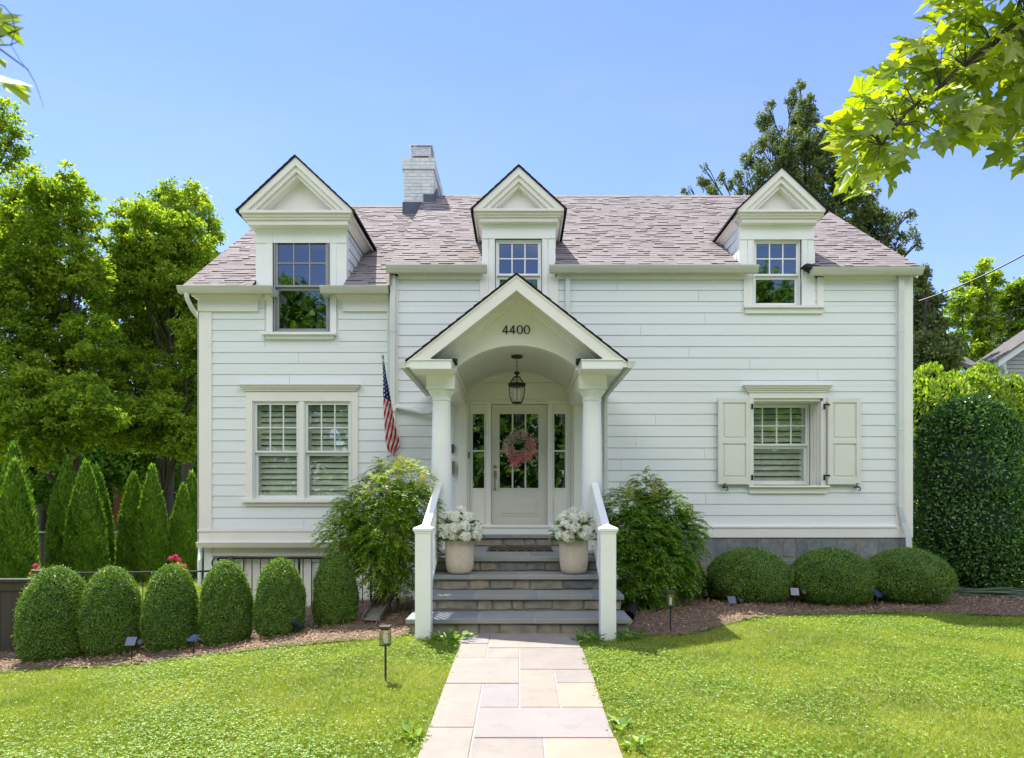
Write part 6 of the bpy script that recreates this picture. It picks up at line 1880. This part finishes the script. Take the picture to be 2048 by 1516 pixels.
# blue pot, picket fence
c = P(1835, 1098, 12.3); mb = MB(); g_ = float(ground(c[0], c[1]))
mb.lathe([(0, 0), (.14, 0), (.19, .2), (.2, .5), (.23, .52), (.23, .56), (.18, .56), (.17, .5), (0, .48)], n=24)
bp = mb.build('planter', surf('blue_glaze', (.02, .04, .32), (.02, .03, .22), scale=4, rough=.15), smooth=True, loc=(c[0], c[1], g_+.0)); tag(bp, 'cobalt blue glazed planter behind the right corner of the house', 'planter')
pf = empty('picket_fence', P(2050, 1190, 13.2)); pf.location.z = float(ground(pf.location.x, 2)); tag(pf, 'low white picket fence seen under the holly at the right edge', 'fence')
for k in range(16):
    mb = MB(); x = -1.6+.16*k; mb.prism([(x, 0), (x+.08, 0), (x+.08, .42), (x+.04, .47), (x, .42)], 'y', 0, .02); mb.build('picket', M['rail'], pf)
mb = MB(); mb.box(-1.65, 1.0, .021, .05, .1, .15); mb.box(-1.65, 1.0, .021, .05, .32, .37); mb.build('rail', M['rail'], pf)

# power lines
def wire(p0, p1, sag, r_, lab):
    a, b = Vector(p0), Vector(p1); pts = []
    for k in range(25):
        t = k/24; q = a.lerp(b, t); q.z -= sag*4*t*(1-t); pts.append(q)
    mb = MB(); mb.tube(pts, r_, 6); tag(mb.build('power_line', M['black'], smooth=True), lab, 'wire', 'overhead wires right of the house')
wire(P(1838, 602, 15.0), P(2140, 455, 13), .12, .017, 'thick twisted service wire running up to the upper right from the house corner')
wire(P(1832, 668, 19), P(2150, 585, 19), .05, .012, 'thin overhead wire above the grey neighbouring house')
wire(P(1832, 600, 19), P(2150, 660, 19), .05, .010, 'thinnest overhead wire sagging toward the grey neighbouring house')
mb = MB(); q = P(1838, 590, 11.5)
mb.tube([(6.5, .6, 4.4), (6.55, .6, 5.05), (6.62, .6, 5.1)], .025, 8); mb.build('service_mast', M['iron'], house, smooth=True)

# ------------------------------------------------------------------ maple boughs close to the camera
HALF = [(0, -.02), (.10, -.10), (.30, -.17), (.27, -.05), (.46, -.03), (.33, .09), (.50, .17), (.70, .40), (.52, .40), (.50, .55), (.32, .43), (.19, .40), (.24, .60), (.34, .68), (.19, .73), (.11, .88), (0, 1.08)]
OUT = np.array([(x, y) for x, y in HALF] + [(-x, y) for x, y in HALF[-2:0:-1]])
def maple_leaves(c, ax, nr, size):
    """full lobed leaves as fans, cupped along their midrib"""
    ax = unit(ax); sd2 = unit(np.cross(ax, nr)); nn = np.cross(sd2, ax); n = len(c)
    k = len(OUT); V = np.empty((n, k+1, 3)); s = size[:, None]
    cen = np.array([0, .22])
    for i, (x, y) in enumerate(list(OUT) + [tuple(cen)]):
        cup = rng.normal(0, .03, (n, 1)) + .22*abs(x) - .22*(y-.2)**2 - .25*x*x
        if i == k: cup = np.zeros((n, 1)) - .02
        V[:, i] = c + (sd2*x + ax*y + nn*cup)*s
    F_ = np.array([(i, (i+1) % k, k) for i in range(k)])
    return V.reshape(-1, 3), (F_[None] + (np.arange(n)*(k+1))[:, None, None]).reshape(-1, 3)
poly = [(2060, 335), (2040, 325), (2000, 285), (1945, 285), (1900, 275), (1845, 300), (1800, 320), (1765, 375), (1740, 385), (1700, 350), (1690, 310), (1680, 270), (1685, 230), (1700, 210), (1755, 165), (1800, 110), (1860, 60), (1880, 5), (1890, -80), (2120, -80), (2120, 335)]
def maple_bough(name, lab, samples, rootpts, size, lo, hi, gl):
    root = empty(name, rootpts[0]); tag(root, lab, 'branch' if 'bough' in lab or 'branch' in lab else 'tree', gl)
    o = np.array(rootpts[0])
    c = []; tw = MB(); ax = []; 
    for (px, py, z) in samples:
        p = np.array(P(px, py, z)); c.append(p)
    c = np.array(c); n = len(c)
    # leaf axis points outward-down from the bough
    main = np.array(rootpts[1:])
    dd = np.linalg.norm(c[:, None, :]-main[None], axis=2); near = main[dd.argmin(1)]
    out = unit(c-near + 1e-4); ax = out*.5 + np.array([-.35, -.1, -.30]) + rnd_dir(n)*.5
    nr = rnd_dir(n)*.62 + np.array([-.12, -.45, .75])
    sz = rng.uniform(lo, hi, n)
    v, f = maple_leaves(c, ax, nr, sz)
    np_mesh('foliage', v-o, f, M['maple'], root)
    for i in range(n):
        if dd[i].min() < .2:
            a = near[i]; b = c[i]; mid = (a+b)/2+np.array([0, 0, .03])
            tw.tube([tuple(a-o), tuple(mid-o), tuple(b-o)], [.0022, .0016, .0012], 5)
    for i in range(len(main)-1):
        tw.tube([tuple(main[i]-o), tuple((main[i]+main[i+1])/2-o+np.array([0, 0, .01])), tuple(main[i+1]-o)], [size*(1-.75*i/len(main)), size*(1-.75*(i+.5)/len(main)), size*(1-.75*(i+1)/len(main))], 7)
    tw.build('twig', M['bark'], root, smooth=True)
    return root
samp = []
x_, y_ = rng.uniform(1660, 2120, 4000), rng.uniform(-80, 390, 4000)
k = inpoly(x_, y_, poly); x_, y_ = x_[k][:430], y_[k][:430]
samp = [(a, b+0, 2.6+.5*random.random()+.0015*(2048-a)*.3) for a, b in zip(x_, y_)]
samp += [(1745, 330, 2.7), (1760, 345, 2.65), (1700, 300, 2.75), (1712, 215, 2.8), (1700, 240, 2.8), (1790, 165, 2.8), (1830, 100, 2.9), (2030, 300, 2.5), (1950, 275, 2.6), (1880, 265, 2.7), (1905, 20, 2.8), (1715, 265, 2.75)]
tr = Vector((3.4, -9.6, -.1))
mrt = empty('maple_tree', tr); bpy.data.objects.remove(mrt)
mp = [tuple(tr)] + [P(2300, -260, 2.9), P(2160, -90, 2.85), P(2052, 30, 2.8), P(1985, 90, 2.8), P(1930, 130, 2.8), P(1880, 175, 2.8), P(1830, 210, 2.8), P(1795, 250, 2.8), P(1765, 290, 2.78)]
mtree = maple_bough('maple_tree', 'maple tree bough of bright lobed leaves hanging into the upper right corner', samp, mp, .014, .075, .122, None); mtree['category'] = 'tree'
mb = MB(); t0 = Vector(tr); 
mb.tube([(0, 0, -.2), (.05, 0, 1.5), (0, .1, 3.2), (-.1, .1, 5.5)], [.17, .14, .11, .05], 12)
e = Vector(mp[1])-t0; mb.tube([(0, .08, 2.9), tuple(Vector((0, .08, 2.9)).lerp(e, .5)+Vector((0, 0, .15))), tuple(e)], [.05, .03, .014], 8)
e2 = [Vector(P(2075, 120, 2.7))-t0, Vector(P(2042, 60, 2.75))-t0, Vector(P(2035, 20, 2.8))-t0, Vector(P(2060, -60, 2.85))-t0]
mb.tube([tuple(q) for q in e2], [.004, .007, .008, .01], 6)
mb.build('trunk', M['bark'], mtree, smooth=True)
samp = [(-12, 60, .92), (10, 88, .9), (-20, 115, .95), (20, 160, .92), (-15, 175, .9), (45, 178, .93), (-40, 30, .95), (-5, 40, .97)]
tl = Vector((-2.4, -9.9, -.1))
mp2 = [tuple(tl)] + [P(-400, -60, 1.0), P(-150, 20, .97), P(-40, 60, .95), P(0, 75, .94), P(18, 82, .93)]
lt = maple_bough('maple_sapling', 'out of focus maple leaves and thin twigs in the upper left corner', [], mp2, .004, .05, .07, None) if False else None
root = empty('maple_sapling', tl); tag(root, 'out of focus maple leaves and thin twigs poking in at the upper left corner', 'tree')
o = np.array(tl)
cs = np.array([P(-22, 30, .92), P(-30, 100, .95), P(-20, 150, .9), P(-38, 60, .97)])
axs = np.array([[.75, .1, -.55], [.8, 0, -.55], [.85, .05, -.5], [.5, .1, -.2]])
nrs = np.array([[.1, -.75, .5], [.3, -.2, .9], [.25, -.45, .8], [0, -.6, .7]])
v, f = maple_leaves(cs, axs, nrs, np.array([.050, .038, .062, .03])); np_mesh('foliage', v-o, f, M['maple'], root)
mb = MB()
def tw(pts, r0, r1): mb.tube([tuple(np.array(P(*q))-o) for q in pts], list(np.linspace(r0, r1, len(pts))), 5)
tw([(-300, -80, 1.1), (-120, 20, 1.0), (-40, 60, .95), (0, 73, .93), (30, 62, .92), (48, 55, .92)], .004, .0004)
tw([(0, 90, .93), (20, 90, .92), (40, 82, .92)], .0012, .0004)
tw([(-60, 60, .95), (0, 98, .92), (30, 120, .91), (55, 138, .9), (70, 165, .9), (88, 215, .9)], .0016, .0002)
tw([(-20, 45, .95), (0, 44, .93), (20, 48, .92), (40, 44, .92)], .0013, .0003)
tw([(-30, 0, .95), (8, 12, .93), (24, 30, .92), (30, 60, .92), (22, 90, .92), (40, 120, .92), (62, 150, .91)], .0009, .0003)
mb.tube([(0, 0, -.1), (.05, .05, 1.2), (.1, .1, 2.4), tuple(np.array(P(-300, -80, 1.1))-o)], [.05, .04, .02, .004], 8)
mb.build('trunk', M['bark'], root, smooth=True)

# trees across the street, mirrored in the window glass
for i, (x, y, h, lab) in enumerate([(-17, -31, 16, 'left street tree behind the viewer mirrored in the windows'), (-1, -33, 16, 'middle street tree behind the viewer mirrored in the windows'), (15, -31, 16, 'right street tree behind the viewer mirrored in the windows')]):
    root = empty('street_tree', (x, y, -1)); tag(root, lab, 'tree', 'trees across the street')
    nc = 420; d = rnd_dir(nc); cc = d*(rng.random(nc)**.4)[:, None]*np.array([8.5, 4, h*.40]) + np.array([0, 0, h*.62])
    idc = np.repeat(np.arange(nc), 60); n = len(idc); p = cc[idc] + rnd_dir(n)*rng.random((n, 1))*1.0
    l = rng.uniform(.35, .6, n); v, f = leaf_geo(p, rnd_dir(n), rnd_dir(n)+np.array([0, 0, .8]), l, l*.6, .2)
    np_mesh('crown', v, f, M['oak_dark'], root)
    mb = MB(); mb.tube([(0, 0, -.3), (.1, 0, 2.5), (0, .1, h*.7)], [.35, .25, .08], 10)
    for k in range(7): a = k*.9; mb.tube([(0, 0, 2.5+.6*k), (2*math.cos(a), 2*math.sin(a), 4+.7*k), (4*math.cos(a), 3*math.sin(a), 5.5+.8*k)], [.12, .08, .03], 6)
    mb.build('trunk', M['bark'], root, smooth=True)

n = 26000
x = rng.uniform(-45, 45, n); y = rng.uniform(-33, -29, n); z = rng.random(n)*(6.5+.9*np.sin(x*.7)) - 1.3
v, f = leaf_geo(np.column_stack([x, y, z]), rnd_dir(n), rnd_dir(n)*.6+np.array([0, .5, .8]), rng.uniform(.4, .8, n), rng.uniform(.3, .5, n), .2)
o = np_mesh('street_hedge', v, f, M['oak_dark']); tag(o, 'tall street hedge behind the viewer seen only as a reflection', 'hedge')
